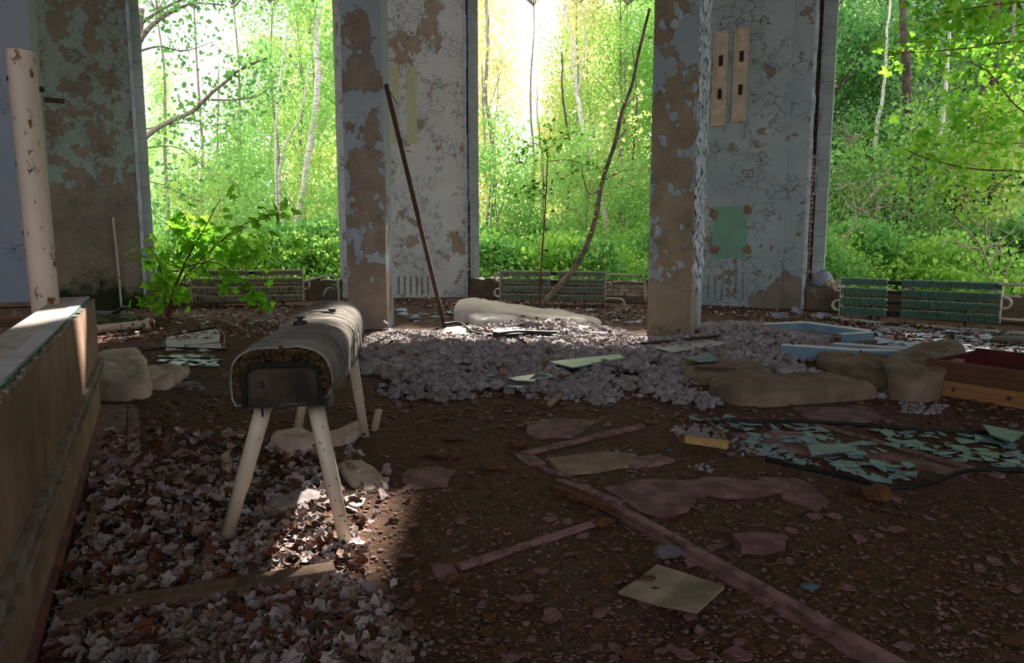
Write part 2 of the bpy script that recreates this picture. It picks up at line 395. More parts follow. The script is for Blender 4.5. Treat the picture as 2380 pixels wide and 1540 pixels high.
# ---------------- free-standing inner columns
def column(name, A, B, depth, mat, top=CEIL, label=None):
    u, n, L = pframe(A, B)
    o = st(MB().frame(A, u, n, UP, (0, L), (-depth, 0), (-.05, top)).build(name, mat)); return o, u, n, L
def turned(A, px, deg):                                    # the corner seen at px when the front runs off at an angle
    u = Vector((math.cos(math.radians(deg)), math.sin(math.radians(deg)), 0)); k = (px - CX) / F
    yk = lambda p: p.y                                      # ground points: x = k' * y with k' from the level ray
    r = ray(px, 780); kk = r.x / r.y
    t = (kk * A.y - A.x) / (u.x - kk * u.y); return A + u * t
C1A = G(811, 765); C1B = turned(C1A, 901, 0)
C2A = G(1503, 782); C2B = turned(C2A, 1603, -27)
C0B = G(130, 823); C0A = turned(C0B, 5, 25)
def cw(px, py, A, B): return onplane(px, py, A, pframe(A, B)[1])
col1m = peel('column_paint_left', S(156, 164, 170), S(146, 130, 114), tuple((tuple(cw(x, y, C1A, C1B)), r) for x, y, r in ((830, 75, .22), (835, 175, .26), (850, 300, .22), (845, 395, .30), (860, 450, .30), (840, 500, .22), (870, 560, .3), (840, 620, .25), (870, 690, .5), (830, 740, .4))), .4, .14, 9, .03, .62)
col2m = peel('column_paint_right', S(146, 156, 158), S(146, 130, 108), tuple((tuple(cw(x, y, C2A, C2B)), r) for x, y, r in ((1545, 20, .30), (1545, 80, .18), (1570, 230, .35), (1560, 320, .36), (1560, 400, .32), (1560, 470, .34), (1565, 540, .35), (1570, 610, .36), (1555, 700, .42), (1540, 760, .4), (1590, 740, .4))), .4, .14, 9, .03, .5)
col0m = peel('column_paint_far_left', S(150, 152, 160), S(130, 114, 104), (), .5, .18, 8, .02, .6, paint2=S(136, 146, 162))
col1, c1u, c1n, c1L = column('column_left', C1A, C1B, .62, col1m)
col2, c2u, c2n, c2L = column('column_right', C2A, C2B, .66, col2m)
col0, c0u, c0n, c0L = column('column_far_left', C0A, C0B, .62, col0m)
# ================================================================ OUTDOORS
m_ground = plain('forest_floor', (.06, .09, .02), (.10, .08, .03), 1.5)
st(MB().box((-90, 110), (16, 160), (-1.3, -.75)).build('forest_ground', m_ground))
st(MB().box((14, 110), (3, 16), (-1.3, -.75)).build('forest_ground', m_ground))
m_bark = plain('grey_bark', S(150, 140, 128), S(92, 80, 70), 5, bsc=20, bst=.8, scale=(3, 3, .6), kind='O')
m_birch = plain('pale_bark', S(214, 208, 196), S(150, 140, 125), 4, .5, .62, bsc=20, kind='O', scale=(2, 2, 5))
m_dbark = plain('dark_bark', S(92, 78, 66), S(52, 44, 38), 5, bsc=20, bst=.8, kind='O')
L_green = leafmat('leaf_green', S(156, 200, 106), S(112, 172, 96), .6, S(190, 218, 130))
L_dark = leafmat('leaf_deep_green', S(106, 164, 92), S(68, 128, 78), .5, S(156, 200, 104))
L_ygreen = leafmat('leaf_yellow_green', S(190, 212, 118), S(148, 192, 98), .6, S(214, 216, 130))
L_yellow = leafmat('leaf_yellow', S(228, 216, 150), S(200, 208, 136), .62, S(236, 218, 170))
L_bluish = leafmat('leaf_haze_tint', S(180, 206, 168), S(150, 190, 158), .58, S(192, 212, 150))  # paler, greyer leaf colour with the haze of distance put in
L_shrub = leafmat('leaf_shrub', S(158, 210, 92), S(106, 172, 84), .6, S(204, 224, 110))
L_shrubd = leafmat('leaf_shrub_deep', S(116, 176, 92), S(72, 136, 80), .55, S(170, 206, 100))
def crown_mesh(name, seed, h0, h1, rad, ncl, nl, leaf, mat, spread=.45, flat=1.0):
    rg = np.random.RandomState(seed)
    t = rg.rand(ncl); z = h0 + (h1 - h0) * t
    rr = rad * np.sin(np.pi * np.clip(.12 + .86 * t, 0, 1)) ** .6 * (.25 + .75 * np.sqrt(rg.rand(ncl))); th = rg.rand(ncl) * 2 * np.pi
    C = np.stack([rr * np.cos(th), rr * np.sin(th), z], 1)
    k = rg.randint(0, ncl, nl); P = C[k] + rg.randn(nl, 3) * spread * np.array([1, 1, flat])
    s = leaf * (.6 + .8 * rg.rand(nl))[:, None]
    a = rg.randn(nl, 3); a /= np.linalg.norm(a, axis=1)[:, None]; b = np.cross(a, rg.randn(nl, 3)); b /= np.linalg.norm(b, axis=1)[:, None]
    n = np.cross(a, b)
    V = np.stack([P - a * s * .5, P + b * s * .42 + n * s * .08, P + a * s * .55, P - b * s * .42 + n * s * .08], 1).reshape(-1, 3)
    i = np.arange(nl)[:, None] * 4
    Fc = np.concatenate([i + np.array([[0, 1, 2]]), i + np.array([[0, 2, 3]])], 0)
    return rawmesh(name, V, Fc, mat), C
def trunk_mesh(name, seed, H, r0, C, lean=.3, nb=26, mat=None):
    rg = random.Random(seed); pts = []; x = y = 0
    for i in range(9):
        pts.append((x, y, H * i / 8 - .3 * (i == 0))); x += rg.uniform(-lean, lean) * .5; y += rg.uniform(-lean, lean) * .5
    P = spl(pts, 2); mb = MB(); mb.tube(P, [r0 * (1 - .88 * (i / (len(P) - 1)) ** .8) for i in range(len(P))], 7)
    for c in list(C)[:nb]:
        z = max(.12 * H, c[2] - .8 - .25 * math.hypot(c[0], c[1])); i = min(len(P) - 1, int(z / H * (len(P) - 1))); p = P[i]
        q = Vector(c); m = lerp(p, q, .5) + Vector((rg.uniform(-.15, .15), rg.uniform(-.15, .15), rg.uniform(-.1, .35)))
        mb.tube([p, m, q], [r0 * .22, r0 * .13, .008], 4, cap=False)
    me = bpy.data.meshes.new(name); me.from_pydata(mb.v, [], mb.f); me.update(); me.shade_smooth(); me.materials.append(mat or m_bark); return me
KIND = {}
def mk(key, seed, H, h0, rad, ncl, nl, leaf, lmat, r0, lean=.3, spread=.45, flat=1, bmat=None, nb=26):
    cm, C = crown_mesh('foliage', seed, h0, H, rad, ncl, nl, leaf, lmat, spread, flat); KIND[key] = (cm, trunk_mesh('trunk', seed, H, r0, C, lean, nb, bmat))
mk('poplar', 1, 15, 1.2, 1.3, 170, 20000, .105, L_green, .13, .25, .30, 1.3)
mk('poplar2', 2, 15, 2.0, 1.5, 150, 17000, .105, L_yellow, .15, .4, .32, 1.3, m_birch)
mk('aspen', 3, 13, 2.0, 3.0, 130, 20000, .10, L_green, .12, .7, .42, .8, m_bark)
mk('aspen2', 4, 12, 1.5, 2.6, 120, 17000, .10, L_ygreen, .11, .8, .40, .8, m_bark)
mk('maple', 5, 12, 1.5, 3.2, 130, 22000, .125, L_dark, .2, .5, .40, .6, m_dbark)
mk('sapling', 6, 5.2, .5, 1.0, 50, 3200, .11, L_ygreen, .035, .4, .30, .8, m_bark, 20)
mk('shrub', 7, 1.9, .1, 1.3, 60, 4600, .10, L_shrub, .03, .3, .26, .6, m_bark, 16)
mk('shrub2', 8, 2.1, .1, 1.2, 60, 4600, .12, L_shrubd, .03, .3, .26, .6, m_bark, 16)
mk('high', 9, 13.3, 12.1, 2.2, 60, 9000, .13, L_green, .09, .3, .42, .5, m_bark, 30)
mk('highb', 10, 14.3, 12.1, 2.6, 110, 18000, .13, L_green, .10, .3, .45, .7, m_bark, 40)
TN = [0]
GZ = -.75
def tree(key, px, Y, s=1.0, name='tree', label='', cat='tree', group=None, lmat=None, sz=None):
    x = (px - CX) / F * Y
    o = thing(name, label, cat, (x, Y, GZ), group); rz = R.uniform(0, 6.28); sc3 = (s, s, sz or s)
    a = inst('foliage', KIND[key][0], (x, Y, GZ), (0, 0, rz), parent=o, mat=lmat, sc3=sc3); a['kind'] = 'stuff'
    inst('trunk', KIND[key][1], (x, Y, GZ), (0, 0, rz), parent=o, sc3=sc3)
    return o
LBL = {'poplar': ('poplar_tree', 'slim upright green poplar standing in the wood beyond the windows', 'slim green poplars beyond the windows'),
       'poplar2': ('poplar_tree', 'pale-stemmed poplar turning yellow beyond the middle window', 'yellowing poplars beyond the middle window'),
       'aspen': ('aspen_tree', 'spreading light green aspen in the wood beyond the windows', 'light green aspens beyond the windows'),
       'aspen2': ('aspen_tree', 'spreading yellow-green aspen in the wood beyond the windows', 'yellow-green aspens beyond the windows'),
       'maple': ('maple_tree', 'dense deep green maple on a dark trunk beyond the right window', 'deep green maples beyond the right window'),
       'shrub': ('shrub', 'low bright green shrub in the undergrowth just beyond the window sills', 'bright undergrowth shrubs'),
       'shrub2': ('shrub', 'low deep green shrub in the undergrowth just beyond the window sills', 'deep green undergrowth shrubs'),
       'high': ('poplar_tree', 'bare-stemmed poplar added above the windows to shade the room', 'poplars added to shade the room'),
       'highb': ('poplar_tree', 'bare-stemmed poplar added above the windows to shade the room', 'poplars added to shade the room'),
       'sapling': ('sapling', 'thin yellow-green sapling at the edge of the wood', 'thin saplings at the edge of the wood')}
ALLT = []
COLW = {L_green: 'light green', L_dark: 'deep green', L_ygreen: 'yellow-green', L_yellow: 'yellowing', L_bluish: 'haze-tinted pale green', L_shrub: 'bright green', L_shrubd: 'deep green'}
def T(key, px, Y, s=1.0, lmat=None, sz=None):
    n, l, g = LBL[key]; o = tree(key, px, Y, s, n, l, 'shrub' if 'shrub' in key else 'tree', g, lmat, sz)
    win = 'left' if px < 860 else 'middle' if px < 1580 else 'right'
    cw_ = COLW[lmat or KIND[key][0].materials[0]]; row = 'nearest' if Y < 24 else 'farther' if Y < 31 else 'farthest'
    form = {'poplar': 'slim upright poplar', 'poplar2': 'pale-stemmed upright poplar', 'aspen': 'spreading aspen', 'aspen2': 'bushy aspen', 'maple': 'dense maple', 'shrub': 'low round shrub', 'shrub2': 'low broad shrub', 'sapling': 'thin sapling', 'high': 'bare-stemmed poplar added as sun shade', 'highb': 'tall bare-stemmed poplar added as sun shade'}[key]
    if key in ('poplar', 'poplar2', 'aspen', 'aspen2', 'maple') and s < .7: form = 'small distant ' + form.split()[-1]; 
    ALLT.append((win, cw_ + ' ' + form, row if 'shrub' in key else '', px / 1.0, o)); return o
def name_trees():
    from collections import defaultdict
    D = defaultdict(list); W = ['leftmost', 'second', 'third', 'fourth', 'fifth', 'sixth', 'seventh', 'eighth', 'ninth', 'tenth', 'eleventh', 'twelfth', 'thirteenth', 'fourteenth', 'fifteenth', 'sixteenth']
    for win, f, row, px, o in ALLT: D[(win, f, row)].append((px, o.name, o))
    for (win, f, row), L in D.items():
        L.sort()
        for i, (_, _, o) in enumerate(L):
            pl = ' in the %s row' % row if row else ''
            o['label'] = (W[i] + ' ' if len(L) > 1 and i < 16 else '') + f + (' from the left' if len(L) > 1 and i < 16 else '') + pl + ' beyond %s window' % win
# bay 1 (px 330-790): lit, gaps of sky upper left
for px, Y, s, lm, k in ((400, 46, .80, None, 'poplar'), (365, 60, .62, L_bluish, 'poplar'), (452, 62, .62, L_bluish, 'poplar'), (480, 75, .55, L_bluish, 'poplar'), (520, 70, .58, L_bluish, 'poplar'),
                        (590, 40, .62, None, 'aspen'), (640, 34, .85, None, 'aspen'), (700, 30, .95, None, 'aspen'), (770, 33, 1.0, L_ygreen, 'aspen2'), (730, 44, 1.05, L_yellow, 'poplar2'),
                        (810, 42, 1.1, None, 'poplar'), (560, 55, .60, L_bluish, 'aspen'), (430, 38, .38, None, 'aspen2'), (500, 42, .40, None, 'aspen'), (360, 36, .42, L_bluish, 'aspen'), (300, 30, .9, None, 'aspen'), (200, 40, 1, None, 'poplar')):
    T(k, px, Y, s, lm)
# bay 2 (px 1115-1505)
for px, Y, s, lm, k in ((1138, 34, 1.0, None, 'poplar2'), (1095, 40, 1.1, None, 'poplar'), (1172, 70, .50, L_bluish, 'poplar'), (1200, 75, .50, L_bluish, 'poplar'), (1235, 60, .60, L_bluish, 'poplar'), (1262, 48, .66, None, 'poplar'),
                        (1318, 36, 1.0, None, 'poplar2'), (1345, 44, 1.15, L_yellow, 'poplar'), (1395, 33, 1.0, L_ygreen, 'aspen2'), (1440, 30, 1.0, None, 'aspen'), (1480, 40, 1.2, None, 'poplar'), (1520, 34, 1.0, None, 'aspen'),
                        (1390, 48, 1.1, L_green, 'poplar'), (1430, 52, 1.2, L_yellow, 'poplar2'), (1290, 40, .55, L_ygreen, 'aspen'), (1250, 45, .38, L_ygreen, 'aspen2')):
    T(k, px, Y, s, lm)
# bay 3 (px 1910-2400): closed wall of green
for px, Y, s, lm, k in ((1930, 30, 1.0, L_green, 'aspen'), (1985, 36, 1.1, L_green, 'maple'), (2040, 26, .95, L_bluish, 'aspen'), (2100, 32, 1.05, None, 'maple'), (2160, 25, 1.0, L_bluish, 'aspen2'), (2215, 30, 1.1, None, 'maple'),
                        (2270, 24, 1.0, None, 'maple'), (2330, 28, 1.1, None, 'maple'), (2390, 22, 1.0, L_green, 'aspen'), (2450, 25, 1.1, None, 'maple'), (1900, 42, 1.2, L_green, 'poplar'), (2000, 45, 1.3, None, 'maple'), (2130, 44, 1.3, None, 'maple'), (2250, 42, 1.3, None, 'maple'), (2370, 40, 1.3, None, 'maple'), (2060, 52, 1.5, L_bluish, 'aspen'), (2190, 54, 1.5, None, 'maple'), (2310, 52, 1.5, None, 'maple')):
    T(k, px, Y, s, lm)
# trees either side that the windows do not show head-on but that shade the room
for px, Y, s, k in ((60, 30, 1, 'aspen'), (900, 31, .93, 'aspen'), (985, 40, 1, 'poplar'), (1620, 30, 1.0, 'aspen'), (1710, 34, 1.05, 'maple'), (1800, 31, 1, 'aspen'), (2560, 24, 1.1, 'maple')):
    T(k, px, Y, s)
for px in (930, 1010, 1080, 1225, 1345, 1440, 1530): T('high', px, 29 + R.uniform(-.5, .5))  # crowns added above the view to shade the floor by the windows
for px in (395, 480, 575, 665, 760, 1900, 2010, 2120, 2230, 2340): T('highb', px, 29 + R.uniform(-.5, .5))  # denser crowns added above the view to keep sun off the side bays
for px, Y, s in ((1775, 27, 1.1), (1850, 25, 1.08)): T('maple', px, Y, s)  # maples hidden by the right pier, added to shade the right floor
# understorey row, then shrubs under the windows
for px in list(range(300, 860, 62)) + list(range(1080, 1560, 60)) + list(range(1880, 2480, 70)):
    q = R.choice(['aspen', 'aspen2', 'maple'] if px > 1800 else ['aspen', 'aspen2'])
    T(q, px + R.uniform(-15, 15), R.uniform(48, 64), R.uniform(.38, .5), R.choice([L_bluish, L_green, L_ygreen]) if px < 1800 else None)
for lo, hi, n in ((320, 830, 14), (1080, 1540, 16), (1870, 2480, 16)):
    for i in range(n):
        for (Y0, Y1) in ((19.5, 23), (24, 30), (32, 42)):
            px = lo + (hi - lo) * (i + R.random()) / n; Y = R.uniform(Y0, Y1) + (0 if lo < 1800 else -3)
            T(R.choice(['shrub', 'shrub2'] if lo > 1800 else ['shrub', 'shrub', 'shrub2']), px, Y, R.uniform(.85, 1.15))
for px, Y in ((470, 23), (560, 26), (735, 24), (1165, 25), (1215, 27), (1355, 23), (1470, 25), (1960, 21), (2100, 20), (2300, 19), (540, 30), (1400, 29)):
    T('sapling', px, Y, R.uniform(.8, 1.2), R.choice([L_ygreen, L_green]))
name_trees()
# distant buildings
m_bld = plain('far_white_wall', S(225, 222, 220), S(205, 200, 198), 1); m_bldg = plain('far_grey_panel', S(168, 172, 184), S(150, 152, 165), .6)
m_pane = plain('far_dark_pane', S(70, 72, 80), S(110, 100, 90), .8, rough=.2)
def building(name, label, x0, x1, Y, D, z0, z1, m, cols, rows):
    o = thing(name, label, 'building', ((x0 + x1) / 2, Y, GZ))
    MB().box((x0, x1), (Y, Y + D), (GZ, z1)).build('wall', m, parent=o)
    MB().box((x0 - .3, x1 + .3), (Y - .3, Y + D + .3), (z1, z1 + .35)).build('roof', plain('rusted_roof_edge', S(160, 110, 84), S(120, 90, 76), 1), parent=o)
    W = (x1 - x0) / cols; H = (z1 - z0) / rows
    for i in range(cols):
        for j in range(rows):
            f = MB().box((x0 + W * (i + .25), x0 + W * (i + .75)), (Y - .06, Y + .02), (z0 + H * (j + .25), z0 + H * (j + .8))).build('window', m_bld, parent=o)
            p = MB().box((x0 + W * (i + .29), x0 + W * (i + .71)), (Y - .09, Y - .05), (z0 + H * (j + .29), z0 + H * (j + .76)));
            b = p.build('pane', m_pane, parent=f)
    return o
building('low_building', 'small white building with a rust-edged roof seen between the middle window trees', 1.4, 5.4, 82, 8, 1.5, 5.0, m_bld, 3, 1)
building('apartment_block', 'pale grey panel block half hidden behind the trees of the right window', 36, 62, 66, 12, 0, 24, m_bldg, 8, 8)
# ---- near trees with limbs that read one by one
def limb(px_pts, Y, r, **k): return [atY(x, y, Y + (k.get('d', 0) * i)) for i, (x, y) in enumerate(px_pts)]
def leaf_cloud(P, n, sd, leaf, mat, parent, seed):
    rg = np.random.RandomState(seed); P = np.array([tuple(p) for p in P]); k = rg.randint(0, len(P), n); Q = P[k] + rg.randn(n, 3) * sd
    s = leaf * (.6 + .8 * rg.rand(n))[:, None]; a = rg.randn(n, 3); a /= np.linalg.norm(a, axis=1)[:, None]; b = np.cross(a, rg.randn(n, 3)); b /= np.linalg.norm(b, axis=1)[:, None]
    base = np.array(tuple(wloc(parent)))
    V = np.stack([Q - a * s * .5, Q + b * s * .42, Q + a * s * .55, Q - b * s * .42], 1).reshape(-1, 3) - base
    i = np.arange(n)[:, None] * 4; Fc = np.concatenate([i + np.array([[0, 1, 2]]), i + np.array([[0, 2, 3]])], 0)
    o = inst('foliage', rawmesh('foliage', V, Fc, mat), base, parent=parent); o['kind'] = 'stuff'; return o
def near_tree(name, label, cat, trunks, limbs, Y, mat, leaves=None, twigs=0, seed=1):
    base = atY(*trunks[0][0][0], Y); o = thing(name, label, cat, (base.x, base.y, GZ))
    rg = random.Random(seed); tips = []
    for pts, r0, r1 in trunks:
        P = spl([atY(x, y, Y) for x, y in pts], 5); P = [p + Vector((rg.uniform(-.02, .02), 0, 0)) for p in P]
        if pts is trunks[0][0]: P = [Vector((P[0].x - .0, Y, GZ - .1))] + P
        n = len(P); MB().tube(P, [lerp(r0, r1, i / (n - 1)) for i in range(n)], 9).build('trunk', mat, parent=o, smooth=True)
    for pts, r0, r1, dy in limbs:
        P = spl([atY(x, y, Y + dy * i / max(1, len(pts) - 1)) for i, (x, y) in enumerate(pts)], 5); n = len(P)
        b = MB().tube(P, [lerp(r0, r1, i / (n - 1)) for i in range(n)], 7); tips += P[n // 3:]
        for _ in range(twigs):
            i = rg.randrange(n // 4, n); p = P[i]; q = p + Vector((rg.uniform(-.5, .6), rg.uniform(-.4, .4), rg.uniform(-.35, .45))); m = lerp(p, q, .5) + Vector((0, 0, rg.uniform(-.1, .1)))
            b.tube([p, m, q], [.012, .008, .004], 4, cap=False); tips += [m, q]
        b.build('branch', mat, parent=o, smooth=True)
    if leaves:
        leaf_cloud(tips, leaves[0], leaves[1], leaves[2], leaves[3], o, seed)
    return o
near_tree('leaning_poplar', 'tall pale-barked poplar leaning right beyond the left window', 'tree', [([(672, 600), (695, 500), (722, 330), (738, 200), (735, 80), (752, -30)], .12, .07), ([(668, 590), (650, 470), (655, 360), (700, 260), (720, 130)], .06, .02), ([(648, 560), (640, 380), (645, 240), (660, 120), (680, -10)], .045, .02)],
          [([(722, 330), (740, 290), (765, 275), (800, 262)], .03, .01, 1), ([(700, 400), (745, 440), (790, 500)], .02, .006, -1), ([(738, 200), (770, 130), (790, 60)], .03, .01, 1), ([(735, 60), (700, 20), (690, -20)], .03, .01, -1), ([(650, 440), (600, 470), (560, 520)], .018, .005, 1)], 23, m_birch, (2200, .38, .14, L_green), 4, 3)
near_tree('bare_limbed_tree', 'tree at the left window edge with long bare brown limbs reaching right', 'tree', [([(300, 640), (310, 480), (325, 330), (318, 150), (330, 20)], .12, .08)],
          [([(325, 330), (362, 300), (400, 280), (448, 258), (490, 218), (525, 190), (560, 160), (620, 135)], .075, .02, -2), ([(490, 232), (540, 232), (600, 222), (640, 190)], .03, .008, 1), ([(340, 300), (420, 285), (500, 292), (560, 270)], .02, .006, 1),
           ([(320, 100), (350, 62), (395, 30), (450, 8), (520, 12)], .08, .015, -1), ([(322, 120), (370, 108), (430, 118), (500, 95)], .035, .008, 1), ([(320, 60), (380, 20), (440, -5), (520, -10), (640, 2)], .05, .01, 0),
           ([(330, 345), (400, 340), (450, 365), (500, 420)], .02, .006, 1), ([(335, 420), (380, 430), (430, 455), (480, 470)], .018, .005, 0), ([(340, 440), (360, 500), (420, 540)], .018, .005, 0)], 20, m_bark, (1500, .28, .13, L_dark), 6, 4)
near_tree('slim_straight_tree', 'slim straight young tree between sky gaps of the left window', 'tree', [([(510, 600), (510, 480), (505, 330), (508, 240), (507, 150)], .06, .015)], [([(510, 470), (560, 420), (600, 400)], .02, .005, 1), ([(508, 330), (540, 290), (570, 260)], .015, .005, 0), ([(506, 300), (470, 270), (440, 250)], .015, .005, 0)], 26, m_bark, (500, .35, .12, L_green), 5, 5)
near_tree('smooth_grey_tree', 'smooth pale trunk right beside the left column in the left window', 'tree', [([(782, 610), (788, 520), (792, 400), (786, 300), (780, 200)], .11, .05)], [([(790, 420), (760, 360), (735, 340)], .025, .006, 1)], 24, m_birch, (500, .4, .12, L_ygreen), 5, 6)
near_tree('crooked_poplar', 'crooked grey poplar stems at the left edge of the middle window', 'tree', [([(1138, 560), (1150, 440), (1146, 330), (1128, 220), (1134, 110), (1130, -20)], .10, .05), ([(1128, 560), (1140, 420), (1125, 300), (1120, 150)], .05, .02)], [([(1146, 330), (1158, 200), (1150, 130)], .025, .006, 0), ([(1140, 240), (1165, 160), (1160, 100)], .02, .006, 0)], 27, m_bark, (700, .30, .12, L_yellow), 5, 7)
near_tree('yellow_poplar', 'yellow-leaved poplar with a pale leaning trunk in the middle window', 'tree', [([(1418, 590), (1395, 440), (1360, 320), (1338, 190), (1330, 90), (1300, -20)], .13, .06), ([(1345, 210), (1355, 130), (1362, -10)], .04, .02)], [([(1345, 180), (1362, 120), (1358, 20)], .03, .01, 0), ([(1395, 440), (1380, 380), (1400, 300)], .03, .01, 0)], 28, m_birch, (1800, .5, .12, L_yellow), 6, 8)
for i, (pts, r) in enumerate((([(1268, 600), (1262, 470), (1262, 380), (1250, 280), (1248, 200)], .045), ([(1330, 600), (1318, 480), (1330, 380), (1310, 240), (1305, 120)], .07), ([(1456, 600), (1440, 480), (1445, 380), (1425, 200)], .05), ([(1500, 600), (1478, 500), (1470, 400), (1480, 250), (1470, 100)], .05), ([(2120, 660), (2118, 540), (2125, 420), (2110, 250), (2100, 60), (2095, -60)], .20), ([(2215, 560), (2240, 430), (2260, 330), (2290, 200), (2310, 60), (2330, -60)], .17), ([(2300, 600), (2310, 450), (2300, 300), (2310, 120), (2300, -60)], .18), ([(2035, 620), (2040, 480), (2035, 330), (2055, 200), (2060, 100), (2075, -60)], .07), ([(2160, 600), (2165, 420), (2195, 250), (2205, 100), (2210, -60)], .09), ([(2330, 680), (2340, 560), (2350, 400), (2352, 200), (2360, -60)], .11), ([(1935, 660), (1950, 560), (1940, 500)], .035))):
    lab = ['thin pale stem behind the room sapling in the middle window', 'thick dark stem low in the middle window', 'slim grey stem in the right half of the middle window', 'dark slim stem next to the right column in the middle window', 'thick dark trunk above the middle of the green radiator', 'dark trunk leaning right above the green radiator', 'straight dark trunk near the right picture edge', 'thin pale crooked trunk in the left part of the right window', 'white-barked birch trunk in the middle of the right window', 'creeper-wrapped trunk at the right picture edge', 'short bent stem beside the right window jamb'][i]
    near_tree('tree', lab, 'tree', [(pts, r, r * .35)], [([pts[1], (pts[1][0] + 25, pts[1][1] - 60), (pts[1][0] + 30, pts[1][1] - 120)], r * .3, .008, 1)], 26 if i < 4 else 21, [m_bark, m_dbark, m_bark, m_dbark, m_dbark, m_dbark, m_dbark, m_birch, m_birch, m_bark, m_bark][i], (350, .4, .12, L_green if i < 4 else L_bluish), 4, 20 + i)

m_dry = plain('dry_pale_twig', S(190, 176, 160), S(140, 122, 106), 5, kind='O')
near_tree('dry_shrub', 'leafless pale twiggy shrub behind the right end of the green radiator', 'shrub', [([(2320, 690), (2300, 620), (2270, 560), (2230, 520), (2180, 490)], .03, .006), ([(2330, 690), (2345, 610), (2370, 570)], .025, .006), ([(2315, 690), (2290, 640), (2240, 600)], .02, .005)],
          [([(2300, 620), (2320, 570), (2350, 540)], .015, .004, .5), ([(2285, 590), (2250, 570), (2200, 560)], .012, .003, .5), ([(2345, 610), (2300, 560), (2290, 520)], .012, .003, 0)], 15.5, m_dry, None, 9, 41)
near_tree('dry_shrub', 'tangle of leafless grey twigs just right of the right window jamb', 'shrub', [([(1960, 640), (1965, 560), (1990, 500), (1975, 420)], .03, .006), ([(1925, 560), (1960, 545), (2010, 520), (2070, 505)], .02, .005)],
          [([(1965, 560), (2010, 470), (2040, 440)], .015, .004, .5), ([(1990, 500), (1950, 440), (1935, 380)], .012, .003, .5), ([(1975, 480), (2020, 420), (2080, 410)], .012, .003, 0), ([(2010, 300), (1975, 330), (1965, 300)], .012, .003, 0), ([(1990, 500), (2060, 480), (2110, 500)], .01, .003, 0)], 17, m_dry, None, 14, 42)
# ================================================================ THINGS IN THE HALL
m_pole = rusty('rusty_cream_pipe', S(208, 188, 168), S(120, 70, 34), .57, .61, 9, (1, 1, .5))
m_rust = plain('brown_rusty_bar', S(84, 58, 48), S(56, 42, 36), 10, bsc=40)
m_ctrim = plain('dusty_trim', S(160, 142, 130), S(112, 96, 86), 12, bsc=30, bst=.7)
m_chip = plain('brown_chipboard', S(158, 126, 104), S(132, 102, 82), 3, .4, .6, bsc=60, bst=.25, bd=.003)
m_pink = plain('faded_pink_paint', S(150, 96, 92), S(116, 80, 74), 5)
m_lightboard = plain('pale_board_top', S(196, 194, 204), S(170, 160, 156), 5, bsc=20)
m_tealglass = plain('teal_glass_edge', S(70, 132, 124), S(96, 150, 140), 4, rough=.15, spec=.6)
m_oldwood = wood('old_board', S(126, 98, 78), S(84, 62, 50), (2, 2, 8), 3, dust=S(120, 106, 94))
m_lightwood = wood('pale_weathered_board', S(192, 180, 172), S(150, 138, 130), (2, 2, 8), 3)
# ---- radiators
def radiator(name_label, A, B, z0, z1, mat, mpipe, fins, gap_at, depth=.17, holes=()):
    u, n, L = pframe(A, B); O = A
    o = thing('radiator', name_label, 'radiator', (A + u * L / 2).xyz)
    H = z1 - z0; rh = H * .19; gp = (H - 4 * rh) / 3
    for r_ in range(4):
        zb = z0 + r_ * (rh + gp); mb = MB(); p = L / fins
        for i in range(fins):
            x = i * p
            if gap_at[0] < x / L < gap_at[1] and r_ in holes: continue
            j = R.uniform(-.004, .004); t = R.uniform(-.006, .006)
            mb.frame(O + UP * t, u, n, UP, (x + p * .1, x + p * .52), (j - depth, j), (zb, zb + rh))
        mb.build('fin_row', mat, parent=o, kind='stuff')
        MB().frame(O, u, n, UP, (.0, L), (-depth * .9, -.07), (zb + rh * .25, zb + rh * .75)).build('shade_dark_core', m_dark, parent=o)  # core coloured near-black as the shade between the fins
    for x in (-.012, L - .003): MB().frame(O, u, n, UP, (x, x + .015), (-depth - .01, .006), (z0 - .01, z1 + .01)).build('end_plate', mpipe, parent=o)
    def bend(x, s, za, zb, d):
        c = O + u * x + n * d; rr = (zb - za) / 2; m = (za + zb) / 2
        pts = [c + UP * zb] + [c + u * (s * (.05 + rr * math.sin(t)) ) + UP * (m + rr * math.cos(t)) for t in np.linspace(0, math.pi, 9)] + [c + UP * za]
        MB().tube(pts, .017, 8).build('return_bend', mpipe, parent=o, smooth=True)
    zc = [z0 + r_ * (rh + gp) + rh / 2 for r_ in range(4)]
    for d in (-.035, -.10):
        bend(0, -1, zc[2], zc[3], d); bend(0, -1, zc[0], zc[1], d); bend(L, 1, zc[1], zc[2], d)
    for x in (L * .2, L * .8): MB().frame(O, u, n, UP, (x - .02, x + .02), (-depth - .16, -depth), (z0 - .1 - .0, z0 + H * .3)).build('bracket', m_rust, parent=o)
    return o, u, n, L
m_rad1 = rusty('rusted_cream_radiator', S(200, 190, 164), S(112, 72, 48), .54, .66, 5)
m_rad2 = rusty('dirty_grey_green_radiator', S(176, 184, 164), S(84, 66, 54), .56, .68, 4)
m_rad3 = rusty('dirty_green_radiator', S(116, 158, 136), S(60, 48, 40), .60, .70, 2.5)
m_rpipe = rusty('cream_heating_pipe', S(206, 200, 178), S(150, 100, 60), .56, .66, 6)
radiator('rust-streaked cream finned radiator under the left window behind the seedling', G(447, 713), G(705, 709), .10, .73, m_rad1, m_rpipe, 62, (.5, .56), holes=(3,))
radiator('grey-green finned radiator under the middle window', G(1162, 707), G(1406, 711), .10, .70, m_rad2, m_rpipe, 74, (.48, .55), holes=(2, 3))
radiator('large green finned radiator with a gap painted dark as shade under the right window', G(1950, 742), G(2320, 766), .10, .71, m_rad3, m_rpipe, 108, (.31, .40), holes=(0, 1, 2, 3))
